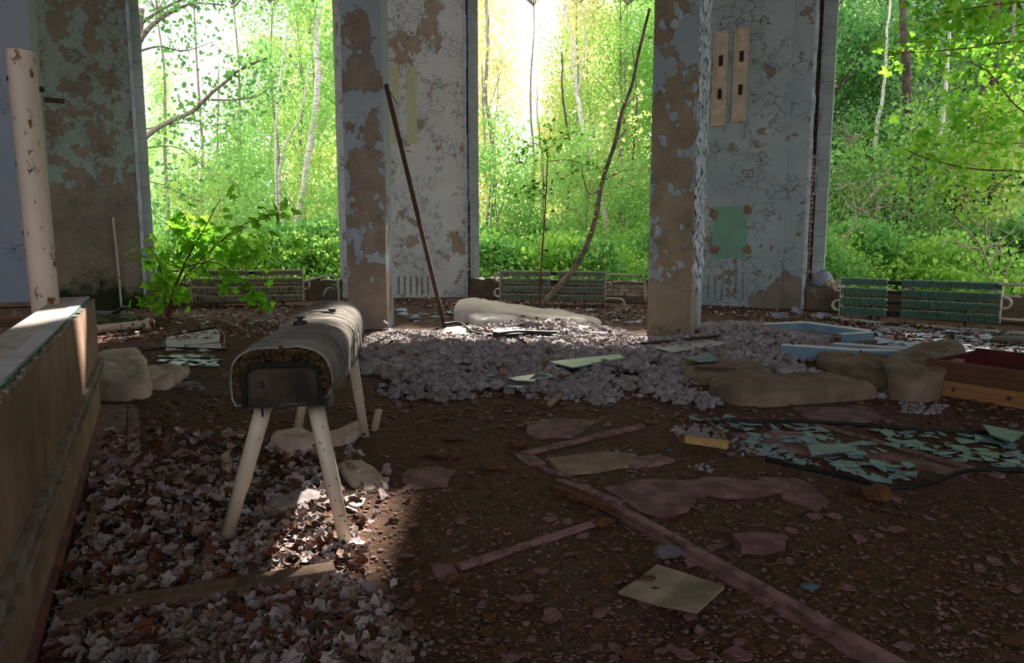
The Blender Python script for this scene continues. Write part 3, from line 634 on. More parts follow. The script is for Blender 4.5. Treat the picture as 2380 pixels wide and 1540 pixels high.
# dark-painted core stands for the shade seen in the gap; heating pipes
def pipe(name, label, pts, r, mat, cat='pipe', seg=8, n=4):
    return tag(MB().tube(spl(pts, n), r, seg).build(name, mat, smooth=True), label, cat)
pipe('heating_pipe', 'cream pipe running right from the left radiator and down into the floor', [atY(705, 655, 14.6), atY(760, 640, 14.8), atY(778, 641, 14.9), atY(785, 650, 14.9), atY(788, 700, 14.9), G(788, 707)], .02, m_rpipe)
pipe('heating_pipe', 'pipe with a valve along the sill right of the middle radiator', [atY(1406, 637, 15.0), atY(1470, 639, 15.0), atY(1492, 642, 15.0), atY(1499, 660, 15.0), atY(1500, 700, 15.0)], .02, m_rpipe)
pipe('heating_pipe', 'short cream pipe low at the right foot of the middle radiator', [atY(1406, 693, 15.0), atY(1440, 694, 14.9), atY(1450, 700, 14.8), G(1452, 712)], .018, m_rpipe)
pipe('floor_pipe', 'pale green pipe on the floor under the left half of the green radiator', [G(1885, 733, .03), G(2055, 751, .03)], .026, m_rad2)
pipe('floor_pipe', 'pale green pipe on the floor under the right half of the green radiator', [G(2130, 756, .03), G(2330, 771, .03), G(2460, 778, .03)], .026, m_rad2)
pipe('heating_pipe', 'cream pipe on the sill right of the green radiator', [atY(2322, 660, 10.9), atY(2460, 664, 10.4)], .022, m_rpipe)
pipe('heating_pipe', 'rusty pipe leaving the green radiator low at its right', [atY(2322, 740, 10.9), atY(2460, 750, 10.4)], .02, m_rpipe)
# ---- left corner: conduit and fallen trough, rusty pipe end
pipe('conduit', 'thin pale conduit standing in the groove of the stained left pier', [onplane(263, 505, PA[0], pframe(PA[0], PB[0])[1]) + Vector((.02, -.05, 0)), onplane(275, 620, PA[0], pframe(PA[0], PB[0])[1]) + Vector((.02, -.05, 0)), onplane(285, 712, PA[0], pframe(PA[0], PB[0])[1]) + Vector((.0, -.05, 0))], .022, m_rpipe, 'conduit')
o = thing('cast_iron_pipe', 'rusty cream cast-iron pipe length lying on the mossy floor', 'pipe', G(225, 768))
P0, P1 = G(222, 765, .075), G(345, 752, .075)
V = MB(); V.tube([P0, lerp(P0, P1, .4), P1], .062, 16, cap=False); V.tube([P0, P1], .052, 16, cap=False); V.build('barrel', m_pole, parent=o, smooth=True)
MB().tube([lerp(P0, P1, -.01), lerp(P0, P1, .03)], .072, 16, cap=False).build('collar', m_pole, parent=o, smooth=True)
MB().tube([lerp(P0, P1, .9), lerp(P0, P1, 1.0), lerp(P0, P1, 1.08)], [.07, .095, .08], 16).build('socket', m_pole, parent=o, smooth=True)
MB().tube([lerp(P0, P1, .005), lerp(P0, P1, .012)], .051, 16).build('dark_bore', m_dark, parent=o)
m_moss = plain('green_moss', S(70, 92, 28), S(44, 54, 24), 12, bsc=50, bst=1, bd=.02)
def ground_patch(name, label, cat, pts, th, mat, z=.0, jag=0, kind=None, group=None, thin=False):
    P = [G(x, y) for x, y in pts]; Q = []
    for i, p in enumerate(P):
        q = P[(i + 1) % len(P)]; Q.append(p)
        if jag:
            L = (q - p).length; k = max(1, int(L / .10))
            for j in range(1, k):
                m = lerp(p, q, j / k); d = Vector((R.uniform(-1, 1), R.uniform(-1, 1), 0)) * jag; Q.append(m + d)
    zz = max(fh(p.x, p.y) for p in P) + z + th
    A = sum((q.x * Q[(i + 1) % len(Q)].y - Q[(i + 1) % len(Q)].x * q.y) for i, q in enumerate(Q))
    if A < 0: Q.reverse()
    c = sum(Q, Vector()) / len(Q)
    top = [Vector((q.x, q.y, zz + .006 * mn.noise(q * 3))) for q in Q]
    o = MB().poly(top, th if thin else th + z + .02).build(name, mat)
    return tag(o, label, cat, group, kind) if cat else o
ground_patch('moss_patch', 'green moss cushion on the floor in the far left corner', 'moss', [(215, 738), (300, 730), (345, 733), (330, 745), (260, 752), (215, 750)], .012, m_moss, jag=.05)
o = tag(MB().beam(G(208, 725, .08), G(285, 727, .08), .10, .05).beam(G(262, 730, .05), G(290, 712, .30), .10, .02).build('bent_metal_trough', plain('galvanised_sheet', S(150, 156, 158), S(110, 112, 112), 4, rough=.5)), 'bent grey metal trough in the far left corner', 'trough')
# ---- leaning rusty bar at the left column
tp = onplane(893, 197, C1B, c1n) + c1n * .03 + Vector((.03, 0, 0)); bt = G(1034, 760, .0)
o = thing('leaning_bar', 'long brown rusty bar leaning on the left column', 'bar', bt)
MB().beam(bt, tp, .062, .055, up=Vector((0, 1, 0)), n=6).build('shaft', m_rust, parent=o)
MB().beam(lerp(bt, tp, .985) + Vector((.02, -.03, 0)), lerp(bt, tp, .93) + Vector((.10, -.03, -.02)), .01, .01, up=Vector((0, 1, 0))).build('nail', m_dark, parent=o)
# ---- wall plates on pier 3, marks
m_plate = plain('cream_metal_plate', S(214, 198, 176), S(186, 168, 146), 6, bsc=30)
def wallbox(px, py, k, du, dz, n0, n1, name, mat, parent, rot=0):
    A = PA[k]; u, n, L = pframe(A, PB[k]); c = onplane(px, py, A, n)
    mb = MB(); m = mb.frame(c, u, n, UP, (-du / 2, du / 2), (n0, n1), (-dz / 2, dz / 2)); return mb.build(name, mat, parent=parent)
for (x, y0, y1, lab) in ((1674, 78, 292, 'left of the two cream slotted metal plates hung on the right pier'), (1722, 68, 282, 'right of the two cream slotted metal plates hung on the right pier')):
    c = onplane(x, (y0 + y1) / 2, PA[2], P3n); o = thing('wall_plate', lab, 'plate', c)
    dz = (onplane(x, y0, PA[2], P3n) - onplane(x, y1, PA[2], P3n)).length; w_ = .255
    fr = wallbox(x, (y0 + y1) / 2, 2, w_, dz, .0, .035, 'plate', m_plate, o)
    for s_ in (-1, 1):
        MB().frame(c, P3u, P3n, UP, (s_ * w_ / 2 - .012, s_ * w_ / 2 + .012), (0, .06), (-dz / 2, dz / 2)).build('flange', m_plate, parent=o)
        MB().frame(c, P3u, P3n, UP, (-w_ / 2 - .03, w_ / 2 + .03), (0, .065), (s_ * dz / 2 - .012, s_ * dz / 2 + .012)).build('end_flange', m_plate, parent=o)
    for f_ in (.20, -.16):
        MB().frame(c, P3u, P3n, UP, (-.035, .045), (.03, .04), (dz * f_ - .10, dz * f_ + .10)).build('slot', m_rust, parent=o)
        MB().frame(c, P3u, P3n, UP, (-.015, .02), (.035, .06), (dz * f_ - .05, dz * f_ + .06)).build('catch', m_dark, parent=o)
m_greenp = plain('old_green_paint', S(134, 178, 152), S(120, 160, 138), 2, bsc=20, bst=.2); m_ylw = plain('pale_yellow_paint', S(206, 208, 168), S(196, 196, 160), 3, bst=.2)
m_bare = plain('bare_plaster', S(150, 122, 98), S(120, 98, 80), 12); m_ghost = plain('sooty_stripe', S(104, 108, 102), S(160, 162, 156), 10)
def decal(pr, k, pts, mat, name='paint_patch', th=.003, off=0):
    n = P2n if k == 1 else P3n
    P = [onplane(x, y, PA[k], n) + n * (th + off) for x, y in pts]
    return MB().poly(P, th + .001, -n).build(name, mat, parent=pr)
decal(pr3, 2, [(1657, 480), (1735, 477), (1737, 540), (1736, 600), (1655, 602), (1656, 540)], m_greenp)
for x, y in ((1660, 497), (1736, 489), (1661, 580), (1737, 580)):
    decal(pr3, 2, [(x + math.cos(a) * R.uniform(7, 15), y + math.sin(a) * R.uniform(8, 16)) for a in np.linspace(6.28, 0, 13)[:-1]], m_bare, 'bare_spot', .005)
for x in (1644, 1660, 1676, 1692, 1708, 1724): decal(pr3, 2, [(x, 640 - (x - 1640) * .1), (x + 6, 639 - (x - 1640) * .1), (x + 4, 695), (x - 1, 696)], m_ghost, 'ghost_stripe')
for x0, x1, y0, y1 in ((906, 926, 152, 335), (943, 968, 154, 334)): decal(pr2, 1, [(x0, y0), (x1, y0), (x1 + 2, y1), (x0 + 3, y1)], m_ylw)
for x in (924, 938, 952, 966, 978, 992): decal(pr2, 1, [(x, 642), (x + 5, 641), (x + 5, 684), (x + 1, 686)], m_ghost, 'ghost_stripe')
# ---- the pale upright pipe
bp = G(126, 999); Yp = bp.y; tpz = atY(47, 120, Yp)
o = thing('standing_pipe', 'tall rust-spotted cream pipe standing inside the low wooden enclosure', 'pipe', (bp.x, bp.y, 0))
tp = Vector((tpz.x - .0, Yp, tpz.z)); bt = Vector((bp.x, Yp, -.02))
e = Vector(atY(105, 700, Yp)); dd = (tp - e) / (tp.z - e.z); bt = e + dd * (-.02 - e.z)
rp = 29 / 1700 * Yp
MB().tube([bt, lerp(bt, tp, .5), tp], rp, 32, cap=False).tube([tp - dd * .6, tp - dd * .001], rp * .93, 32, cap=False).build('tube', m_pole, parent=o, smooth=True)
for px, py in ((32, 187), (49, 384), (65, 541)):
    q = atY(px, py, Yp); f = (q.z - bt.z) / (tp.z - bt.z); ax = lerp(bt, tp, f); off = px - ((ax.x / ax.y) * F + CX); a = math.asin(max(-.95, min(.95, (q.x - ax.x) / rp)))
    nn = Vector((math.sin(a), -math.cos(a), 0)); MB().tube([ax + nn * (rp - .004), ax + nn * (rp + .004)], .017, 10).build('bolt_hole', m_dark, parent=o)
# bracket bars on the far left column
MB().beam(onplane(85, 208, C0A, c0n) + c0n * .03, onplane(104, 209, C0A, c0n) + c0n * .03, .06, .05).build('bracket', m_dark, parent=col0)
MB().beam(onplane(104, 232, C0B, c0n) + c0n * .02, onplane(150, 236, C0B, c0n) + c0n * .02, .05, .05).build('bracket', m_rust, parent=col0)
# ---- low wooden enclosure
Fe = G(235, 950); Ne = G(18, 1700); du_ = (Ne - Fe); du_.z = 0; du_.normalize()
Fe = Vector((Fe.x, Fe.y, 0)); nr_ = Vector((-du_.y, du_.x, 0));
if nr_.x < 0: nr_ = -nr_
Lw = 6.2
o = thing('wooden_enclosure', 'low chipboard enclosure with a pale rail top at the left edge', 'enclosure', Fe)
ZT = .93
def enc(a, b, c, name, mat, wear=0): return MB().frame(Fe, du_, nr_, UP, a, b, c).build(name, mat, parent=o)
enc((0, Lw), (-.03, .012), (.445, ZT - .03), 'panel', m_chip)
enc((0, Lw), (-.03, .0), (-.02, .385), 'lower_panel', m_chip)
enc((0, Lw), (-.03, .035), (.385, .43), 'ledge', m_ctrim); enc((0, Lw), (-.02, .048), (.355, .372), 'ledge_lip', m_ctrim)
enc((0, Lw), (0, .02), (.30, .355), 'ledge_moulding', m_ctrim); enc((0, Lw), (-.0, .03), (-.02, .03), 'kickboard', m_pink)
enc((.05, Lw), (-.088, -.02), (ZT - .03, ZT), 'rail', m_lightboard); enc((0.08, Lw), (-.019, -.012), (ZT - .035, ZT - .002), 'glass_strip', m_tealglass)
enc((.02, Lw), (-.24, -.088), (ZT - .03, ZT - .004), 'rail_board', m_lightwood)
mb = MB(); x = 0                                     # splintered upper edge of the chipboard
while x < Lw:
    h = R.uniform(.02, .07); mb.frame(Fe, du_, nr_, UP, (x, x + h), (-.010, .010 + R.uniform(-.004, .004)), (ZT - .032, ZT - .03 + R.uniform(.0, .022))); x += h
mb.build('splintered_edge', m_ctrim, parent=o, kind='stuff')
enc((0, .03), (-1.6, 0), (.0, ZT - .05), 'end_panel', m_chip); enc((0.0, .10), (-1.7, -.24), (ZT - .06, ZT - .03), 'end_rail', m_oldwood)
for k, (a, z) in enumerate(((.35, ZT - .10), (.62, ZT - .2), (1.0, ZT - .32))):
    enc((a, a + .09), (-1.7, -.28 - .12 * k), (z, z + .05), 'cross_board', m_oldwood)
enc((.2, 4.5), (-1.6, -.25), (.02, .30), 'inner_base', m_oldwood)
# ================================================================ GYMNASTIC HORSE
g = NG('felted_canvas'); v = g.pos('W'); n1 = g.noise(v, 5, 6)
cc = g.mix(g.ramp(n1, .35, .65), S(160, 152, 144), S(112, 104, 98)); cc = g.mix(g.math('MULTIPLY', g.ramp(g.noise(v, 2.2, 5), .55, .7), .5), cc, S(84, 74, 66))
m_canvas = g.fin(cc, .95, g.bump(g.noise(v, 90, 5, .7), .7, .006, g.bump(g.noise(g.pos('W', (2, 16, 5)), 2.6, 5), 1.0, .035)), .1)
m_pad = plain('brown_felt_padding', S(104, 78, 44), S(52, 38, 26), 18, bsc=60, bst=1, bd=.02)
m_board = plain('dark_stained_board', S(76, 62, 48), S(36, 29, 23), 5, .4, .6, bsc=30)
m_black = plain('blackened_leather', S(30, 26, 24), S(18, 16, 15), 12, bsc=40)
m_leg = rusty('cream_enamel_tube', S(212, 196, 172), S(96, 60, 32), .66, .70, 22)
m_iron = plain('dark_iron', S(52, 46, 42), S(36, 30, 28), 10, rough=.6)
Hf = Vector((-.967, 3.02, 0)); Hr = Vector((-1.262, 5.17, 0)); ax = (Hr - Hf); HL = ax.length; ax.normalize(); sd = Vector((ax.y, -ax.x, 0))   # sd: to the right
ZB, ZTp, HWd = .695, .945, .208
horse = thing('gymnastic_horse', 'old vaulting horse with ripped canvas body on four cream tube legs', 'gym horse', (Hf + Hr) / 2)
def prof(s, wd, top, bot, sag=0):                              # closed outline of the body: flat bottom, barrel top
    pts = []
    for k in range(25):
        a = math.pi * k / 24; cx = math.cos(a); sy = math.sin(a)
        pts.append((wd * abs(cx) ** .62 * (1 if cx > 0 else -1), bot + (top - bot) * (.42 + .58 * sy ** .8) if True else 0))
    # right side down, bottom, left side up
    dn = [(wd * (1 + .03 * math.sin(t * 3)), bot + (top - bot) * .42 * (1 - t)) for t in (.3, .6, .85)]
    r_ = [(wd * 1.0, bot + (top - bot) * .30), (wd * .99, bot + (top - bot) * .14), (wd * .93, bot + .005)]
    return [(x, z) for x, z in pts][::1], r_
def body_shell(name, y0, y1, wd, top, bot, mat, N=70, wr=0.0, thick=None, ragged=0.0):
    V = []; Fc = []; ring = None
    for j in range(N + 1):
        t = j / N; y = y0 + (y1 - y0) * t
        up, r_ = prof(0, wd, top, bot)
        loop = list(reversed(r_)) + up + [(-x, z) for x, z in r_]
        loop += [(-wd * .5, bot), (0, bot), (wd * .5, bot)]
        ring = len(loop)
        for i, (x, z) in enumerate(loop):
            c = Vector((0, 0, (bot + top) / 2)); p = Vector((x, 0, z)); d = (p - c).normalized()
            e = 0
            if wr:
                q = Vector((x * 3, y * 16 + 2.5 * mn.noise(Vector((x * 3, y * 1.5, z * 3))), z * 3)); e = wr * (mn.noise(q) * .7 + .5 * mn.noise(q * 2.3) + .8 * mn.noise(Vector((x * 4, y * 3, z * 6))))
                if z < bot + .07: z -= max(0, .03 + .04 * mn.noise(Vector((1 if x > 0 else 0, y * 4, 2)))) * (1 if 0 < abs(x) and .06 < y < HL - .05 and abs(x) > wd * .8 else 0); e += wr * 1.2 * mn.noise(Vector((x * 2, y * 5, 7)))
                if z < bot + .10 and z > bot: z += ragged * mn.noise(Vector((x, y * 7, 3)))
            yy = y + (ragged * .5 * mn.noise(Vector((x * 12, z * 12, 0))) if j in (0, N) else 0)
            P = Hf + ax * yy + sd * (x + d.x * e) + UP * (z + d.z * e)
            V.append(P)
    for j in range(N):
        for i in range(ring): Fc.append((j * ring + i, j * ring + (i + 1) % ring, (j + 1) * ring + (i + 1) % ring, (j + 1) * ring + i))
    return V, Fc, ring, N
V_, F_, rg_, N_ = body_shell('padding', .015, HL - .01, HWd - .012, ZTp - .012, ZB + .004, m_pad, 40)
F_ += [tuple(range(rg_)), tuple(reversed([N_ * rg_ + i for i in range(rg_)]))]
MB().add(V_, F_).build('padding', m_pad, parent=horse, smooth=False)
V_, F_, rg_, N_ = body_shell('canvas', 0, HL, HWd, ZTp, ZB, m_canvas, 260, wr=.02, ragged=.05)
c_ = MB().add(V_, F_).build('canvas_cover', m_canvas, parent=horse, smooth=True)
sm = c_.modifiers.new('s', 'SOLIDIFY'); sm.thickness = .008; sm.offset = 1
# ragged ridge of matted felt round the open front
mb = MB(); up, r_ = prof(0, HWd - .01, ZTp - .01, ZB)
for k in range(170):
    x, z = up[int(k / 170 * 24.9)]; j = R.uniform(.80, .99); q = Hf + ax * R.uniform(-.018, .02) + sd * (x * j) + UP * (ZB + (z - ZB) * j)
    r0 = R.uniform(.008, .018)
    mb.tube([q - sd * r0 * R.uniform(-1, 1), q + ax * -.008, q + sd * r0 * R.uniform(-1, 1) + UP * R.uniform(-.02, .02)], [r0 * .4, r0, r0 * .4], 5)
mb.build('matted_edge', m_pad, parent=horse, kind='stuff')
# framed end board
def hp(x, y, z): return Hf + sd * x + ax * y + UP * z
out = [(-.150, ZB), (-.150, ZB + .14), (-.135, ZB + .165), (-.10, ZB + .178), (.10, ZB + .178), (.140, ZB + .165), (.158, ZB + .14), (.158, ZB)]
MB().poly([hp(x, -.006, z) for x, z in reversed(out)], .02, ax).build('end_board', m_board, parent=horse)
path = [hp(x, -.014, z) for x, z in out]; mb = MB()
for i in range(len(path) - 1): mb.beam(path[i], path[i + 1], .022, .022, up=ax)
mb.build('end_rim', m_black, parent=horse)
MB().tube([hp(-.085, -.03, ZB + .095), hp(-.085, 0, ZB + .095)], .013, 12).build('bolt', m_iron, parent=horse)
MB().beam(hp(-.19, -.01, ZB - .003), hp(.185, -.005, ZB + .002), .012, .010).build('bottom_strap', m_iron, parent=horse)
MB().beam(hp(-.085, -.0, ZB), hp(-.083, .0, ZB - .045), .016, .006).build('torn_strap', m_black, parent=horse)
# leg sleeves and legs
for (y, sx, foot) in ((.20, -1, G(521, 1265)), (.20, 1, G(806, 1269)), (HL - .22, -1, G(690, 1008)), (HL - .22, 1, G(849, 1014))):
    topp = hp(sx * (.085 if y < 1 else .11), y + (.02 if y < 1 else 0), ZB + .06); ft = Vector((foot.x, foot.y, -.005)); m = lerp(ft, topp, .36)
    leg = MB().tube([ft, lerp(ft, topp, .33), lerp(ft, topp, .36), topp], [.031, .031, .035, .038], 24).build('leg', m_leg, parent=horse, smooth=True)
    mb = MB()
    dirv = (topp - ft).normalized(); s0 = dirv.cross(Vector((0, 1, 0))).normalized(); f0 = s0.cross(dirv)
    if f0.y > 0: f0 = -f0
    for k in range(16 if sx > 0 else 5):
        t = R.uniform(.05, .8); rr = .031 if t < .33 else .036; a = R.uniform(-.9, .9); d = f0 * math.cos(a) + s0 * math.sin(a); c = lerp(ft, topp, t) + d * (rr - .0025); z = R.uniform(.0022, .0042)
        mb.tube([c, c + d * .0035], z, 6)
    mb.build('paint_chip', m_rust, parent=leg, kind='stuff')
    c = lerp(ft, topp, .045) + f0 * .028; MB().tube([c, c + f0 * .006], .010, 10).build('bolt_hole', m_dark, parent=leg)
# iron fittings on top
zt = ZTp + .006
y = .80; mb = MB(); mb.tube([hp(-.035, y, zt - .01), hp(-.035, y, zt + .012), hp(-.035, y, zt + .014)], [.036, .036, .02], 14).tube([hp(-.035, y, zt + .01), hp(-.035, y, zt + .03)], .014, 12).tube([hp(-.035, y, zt + .028), hp(-.035, y, zt + .036)], .026, 14)
mb.build('spool_fitting', m_iron, parent=horse)
y = 1.35; MB().frame(hp(.01, y, zt), sd, ax, UP, (-.06, .05), (-.05, .05), (-.012, .012)).frame(hp(.01, y, zt), sd, ax, UP, (.04, .08), (-.01, .06), (.0, .022)).build('plate_fitting', m_iron, parent=horse)
# ================================================================ BOARDS, STRIPS AND SHEETS ON THE FLOOR
m_mauve = plain('worn_mauve_floor_paint', S(132, 98, 98), S(96, 68, 64), 7, .4, .6, bsc=30, bst=.6, scale=(1, 1, 1))
m_mauve2 = plain('mauve_board_paint', S(140, 106, 104), S(96, 72, 66), 10, .45, .6, bsc=40)
m_fibre = plain('grey_fibreboard', S(168, 150, 130), S(126, 110, 94), 5, bsc=50, bst=.4)
m_fibred = plain('dusty_brown_sheet', S(150, 124, 106), S(116, 90, 74), 6, bsc=40)
m_rot = plain('rotten_wood', S(116, 76, 46), S(66, 42, 28), 12, bsc=30, bst=1, bd=.03)
def fg(p): return Vector((p.x, p.y, fh(p.x, p.y)))
def strip(name, label, a, b, wd, th, mat, cat='strip', dz=0, dz2=None, n=14, under=None):
    A, B = fg(G(*a)), fg(G(*b)); A += UP * (th / 2 + dz); B += UP * (th / 2 + (dz if dz2 is None else dz2))
    return tag(MB().beam(A, B, wd, th, wig=.05, n=n).build(name, mat), label, cat)
A = fg(G(1352, 1146)); B = fg(G(2105, 1565)); o = thing('floor_strip', 'long mauve-painted wooden strip running diagonally to the lower right corner', 'strip', A)
MB().beam(A + UP * .032, B + UP * .012, .052, .022, wig=.02, n=26).build('batten', m_mauve2, parent=o)
d_ = (B - A).normalized(); s_ = d_.cross(UP); MB().beam(A + s_ * -.0 + UP * .012 + s_ * .02 + d_ * .25, B + s_ * .05 + UP * .0, .07, .016, wig=.2, n=30).build('lower_layer', m_mauve, parent=o)
strip('floor_strip', 'thin mauve strip edge left of the grey square sheet, running up right', (1066, 1322), (1405, 1214), .045, .018, m_mauve2, n=10)
strip('floor_strip', 'mauve strip ending at the pointed flake above the small brown sheet', (1212, 1057), (1494, 995), .05, .022, m_mauve2, n=10)
strip('floor_strip', 'far mauve strip crossing the glass shards towards the right', (1895, 985), (2330, 1112), .05, .015, m_mauve2, n=12)
strip('splintered_board', 'splintered mauve board with a rotten underside beside the long strip', (1288, 1138), (1440, 1198), .07, .03, m_rot, 'board', .0, .012, 8)
strip('splintered_board_skin', 'paint skin lifting off the splintered board', (1300, 1130), (1446, 1190), .05, .008, m_mauve2, 'flake', .03, .045, 8)
strip('long_board', 'dark wooden board lying over the leaves at the lower left', (150, 1452), (778, 1348), .085, .05, m_oldwood, 'board', .012, .02, 18)
strip('floor_lath', 'grey lath half buried in leaves beside the enclosure', (235, 1150), (200, 1262), .035, .022, m_oldwood, 'lath', .02, .02, 6)
strip('skirting_plank', 'pinkish plank lying flat beside the enclosure foot', (244, 945), (200, 1085), .10, .03, m_mauve2, 'plank', 0, 0, 6)
for (a, b, c, d, lab) in (((250, 948), (297, 942), (289, 1088), (210, 1090), 'wide mauve floor plank between the skirting plank and the seam'), ((299, 942), (322, 950), (330, 1078), (293, 1088), 'narrow broken mauve floor plank right of the seam')):
    ground_patch('floor_plank', lab, 'plank', [a, b, c, d], .014, m_mauve2)
o = thing('fibre_sheet', 'pale square fibreboard sheet lying tilted below the long diagonal strip', 'sheet', fg(G(1560, 1365)))
pts = [(1437, 1374), (1487, 1341), (1527, 1310), (1603, 1334), (1684, 1362), (1650, 1392), (1620, 1420), (1530, 1402)]; hz = [.035, .045, .03, .035, .085, .10, .105, .06]
top = [G(x, y, z + .02) for (x, y), z in zip(pts, hz)]
if sum((q.x * top[(i + 1) % 8].y - top[(i + 1) % 8].x * q.y) for i, q in enumerate(top)) < 0: top.reverse()
MB().poly(top, .010).build('sheet', m_fibre, parent=o)
def lump(c, r, mat, name, parent=None, sq=(1, 1, .5), seed=0, amp=.35, sub=2, fr=1.8):
    import bmesh
    bm = bmesh.new(); bmesh.ops.create_icosphere(bm, subdivisions=sub, radius=1)
    mb = MB(); V = []
    for v_ in bm.verts:
        k = 1 + amp * mn.noise(v_.co * fr + Vector((seed * 3.7, 0, 0))) + amp * .4 * mn.noise(v_.co * fr * 3 + Vector((0, seed, 0)))
        V.append(Vector((c.x + v_.co.x * r * sq[0] * k, c.y + v_.co.y * r * sq[1] * k, c.z + r * sq[2] * (1 + v_.co.z * k) * .9)))
    mb.add(V, [tuple(q.index for q in f.verts) for f in bm.faces]); bm.free()
    return mb.build(name, mat, parent=parent)
lump(G(1503, 1350, .055), .03, m_rot, 'rotten_crumb', o, (1.2, .8, .4), 3); lump(G(1520, 1372, .06), .018, m_rot, 'rotten_crumb', o, (1.4, .8, .4), 4)
for pts, lab, mt in (([(1270, 1070), (1400, 1055), (1480, 1060), (1478, 1086), (1308, 1108)], 'brown dusty sheet below the upper mauve strip', m_fibred),
                     ([(1455, 1068), (1530, 1062), (1568, 1075), (1480, 1094), (1462, 1088)], 'thin mauve sheet overlapping the brown dusty sheet on its right', m_mauve2),
                     ([(1250, 1086), (1300, 1104), (1330, 1112), (1262, 1096)], 'narrow mauve sliver in front of the brown dusty sheet', m_mauve2)):
    ground_patch('floor_sheet', lab, 'sheet', pts, .014, mt, jag=.012)
patches = [([(1215, 985), (1300, 975), (1400, 980), (1330, 1018), (1240, 1022)], 'pale mauve paint patch on the floor above the upper strip'),
           ([(1400, 1140), (1520, 1120), (1700, 1118), (1840, 1130), (1800, 1150), (1740, 1160), (1620, 1150), (1600, 1190), (1540, 1205), (1480, 1190)], 'large cracked mauve paint patch right of the long strip'),
           ([(1760, 1110), (1850, 1112), (1930, 1165), (1900, 1185), (1820, 1160)], 'mauve paint patch below the black cable'),
           ([(1000, 1316), (1050, 1312), (1068, 1340), (1040, 1356), (1010, 1342)], 'ragged mauve flake at the left end of the lower strip'),
           ([(950, 1095), (1010, 1088), (1060, 1098), (1040, 1130), (960, 1140), (935, 1125)], 'worn mauve patch right of the horse\'s front leg'),
           ([(1840, 950), (2010, 945), (2060, 975), (1960, 985), (1880, 975)], 'broad mauve paint patch behind the black cable'),
           ([(700, 1400), (880, 1360), (910, 1375), (760, 1430), (690, 1440)], 'dark mauve patch right of the long board\'s end'),
           ([(1195, 1055), (1240, 1058), (1268, 1078), (1230, 1084)], 'pointed mauve flake at the left end of the upper strip'),
           ([(1640, 1275), (1700, 1265), (1640, 1290)], 'small mauve patch beside the long strip'),
           ([(1700, 1010), (1860, 1005), (1990, 1040), (2260, 1100), (2240, 1110), (2000, 1060), (1880, 1060)], 'mauve painted floor showing under the glass shards'),
           ([(1700, 1265), (1745, 1262), (1820, 1265), (1825, 1280), (1775, 1295), (1722, 1290)], 'thick mauve floor fragment standing proud in the middle right')]
for i, (pts, lab) in enumerate(patches):
    ground_patch('paint_patch' if i < 10 else 'floor_fragment', lab, 'paint patch' if i < 10 else 'fragment', pts, .006 if i < 10 else .045, m_mauve, jag=.03)
# ================================================================ SCATTER: leaves, paint chips, crumbs
lm = [plain('dead_leaf_%d' % i, a, b, 9, bsc=30, bst=.4, kind='O') for i, (a, b) in enumerate(((S(182, 166, 164), S(138, 120, 118)), (S(154, 128, 114), S(110, 86, 76)), (S(118, 70, 44), S(76, 44, 30)), (S(190, 178, 176), S(140, 126, 122)), (S(92, 70, 58), S(58, 44, 36))))]
def leaf_shape(seed, w_=.85, curl=.35):
    rg = random.Random(seed); n = 12; V = [(0, 0, 0)]; cu = rg.uniform(-.3, curl * 1.4); cv = rg.uniform(-.3, .3)
    def zz(x, y): return cu * (x * x * .8 + cv * y * y) * 1.0 + .35 * mn.noise(Vector((x * 1.6, y * 1.6, seed * 2.3)))
    for i in range(n):
        a = 2 * math.pi * i / n; r = .5 * (1 - .22 * (i % 2) + rg.uniform(-.13, .13)); r *= 1 + (.55 if i == 3 else 0)
        x, y = r * w_ * math.cos(a), r * math.sin(a); V.append((x, y, zz(x * 2, y * 2) * .45)); 
    V += [(x * .5, y * .5, z * .25) for x, y, z in V[1:]]
    Fc = [(0, 1 + n + i, 1 + n + (i + 1) % n) for i in range(n)] + [(1 + n + i, 1 + i, 1 + (i + 1) % n, 1 + n + (i + 1) % n) for i in range(n)]
    return V, Fc
LV = [leaf_shape(s, R.uniform(.7, .95), .8) for s in range(14)]
leaf_me = []
for i, (V_, F_) in enumerate(LV):
    me = bpy.data.meshes.new('fallen_leaf'); me.from_pydata(V_, [], F_); me.update(); me.materials.append(lm[i % 5]); me.shade_smooth(); leaf_me.append(me)
LEAFREG = [((75, 1100), (230, 1000), (520, 1010), (900, 1060), (900, 1160), (830, 1340), (900, 1420), (960, 1560), (60, 1560)), ]
def rnd_in(poly):
    xs = [p[0] for p in poly]; ys = [p[1] for p in poly]
    while True:
        x, y = R.uniform(min(xs), max(xs)), R.uniform(min(ys), max(ys))
        if inpoly(x, y, poly): return x, y
def blocked(p):
    for A, u, n, L, D in ((C1A, c1u, c1n, c1L, .62), (C2A, c2u, c2n, c2L, .66), (C0A, c0u, c0n, c0L, .62)):
        q = p - A
        if -.06 < q.dot(u) < L + .06 and -D - .06 < q.dot(n) < .06: return True
    for A, B in ((PB[0], PA[1]), (PB[1], PA[2]), (PB[2], s3B), (PA[2], PB[2]), (PA[1], PB[1])):
        u, n, L = pframe(A, B); q = p - A
        if 0 < q.dot(u) < L and q.dot(n) < .05: return True
    return False
def encl(p):
    q = p - Fe; return q.dot(nr_) < .06 and q.dot(du_) > -.05
def join_shapes(items, name, mat, label, cat, group=None, parent=None):
    mb = MB()
    for (V_, F_), p, rot, s in items:
        from mathutils import Euler
        M = Euler(rot).to_matrix(); mb.add([p + M @ (Vector(v_) * s) for v_ in V_], F_)
    o = mb.build(name, mat, smooth=True, parent=parent); o['kind'] = 'stuff'
    if cat: tag(o, label, cat, group)
    return o
cnt = 0; layer = {i: [] for i in range(5)}
spots = []
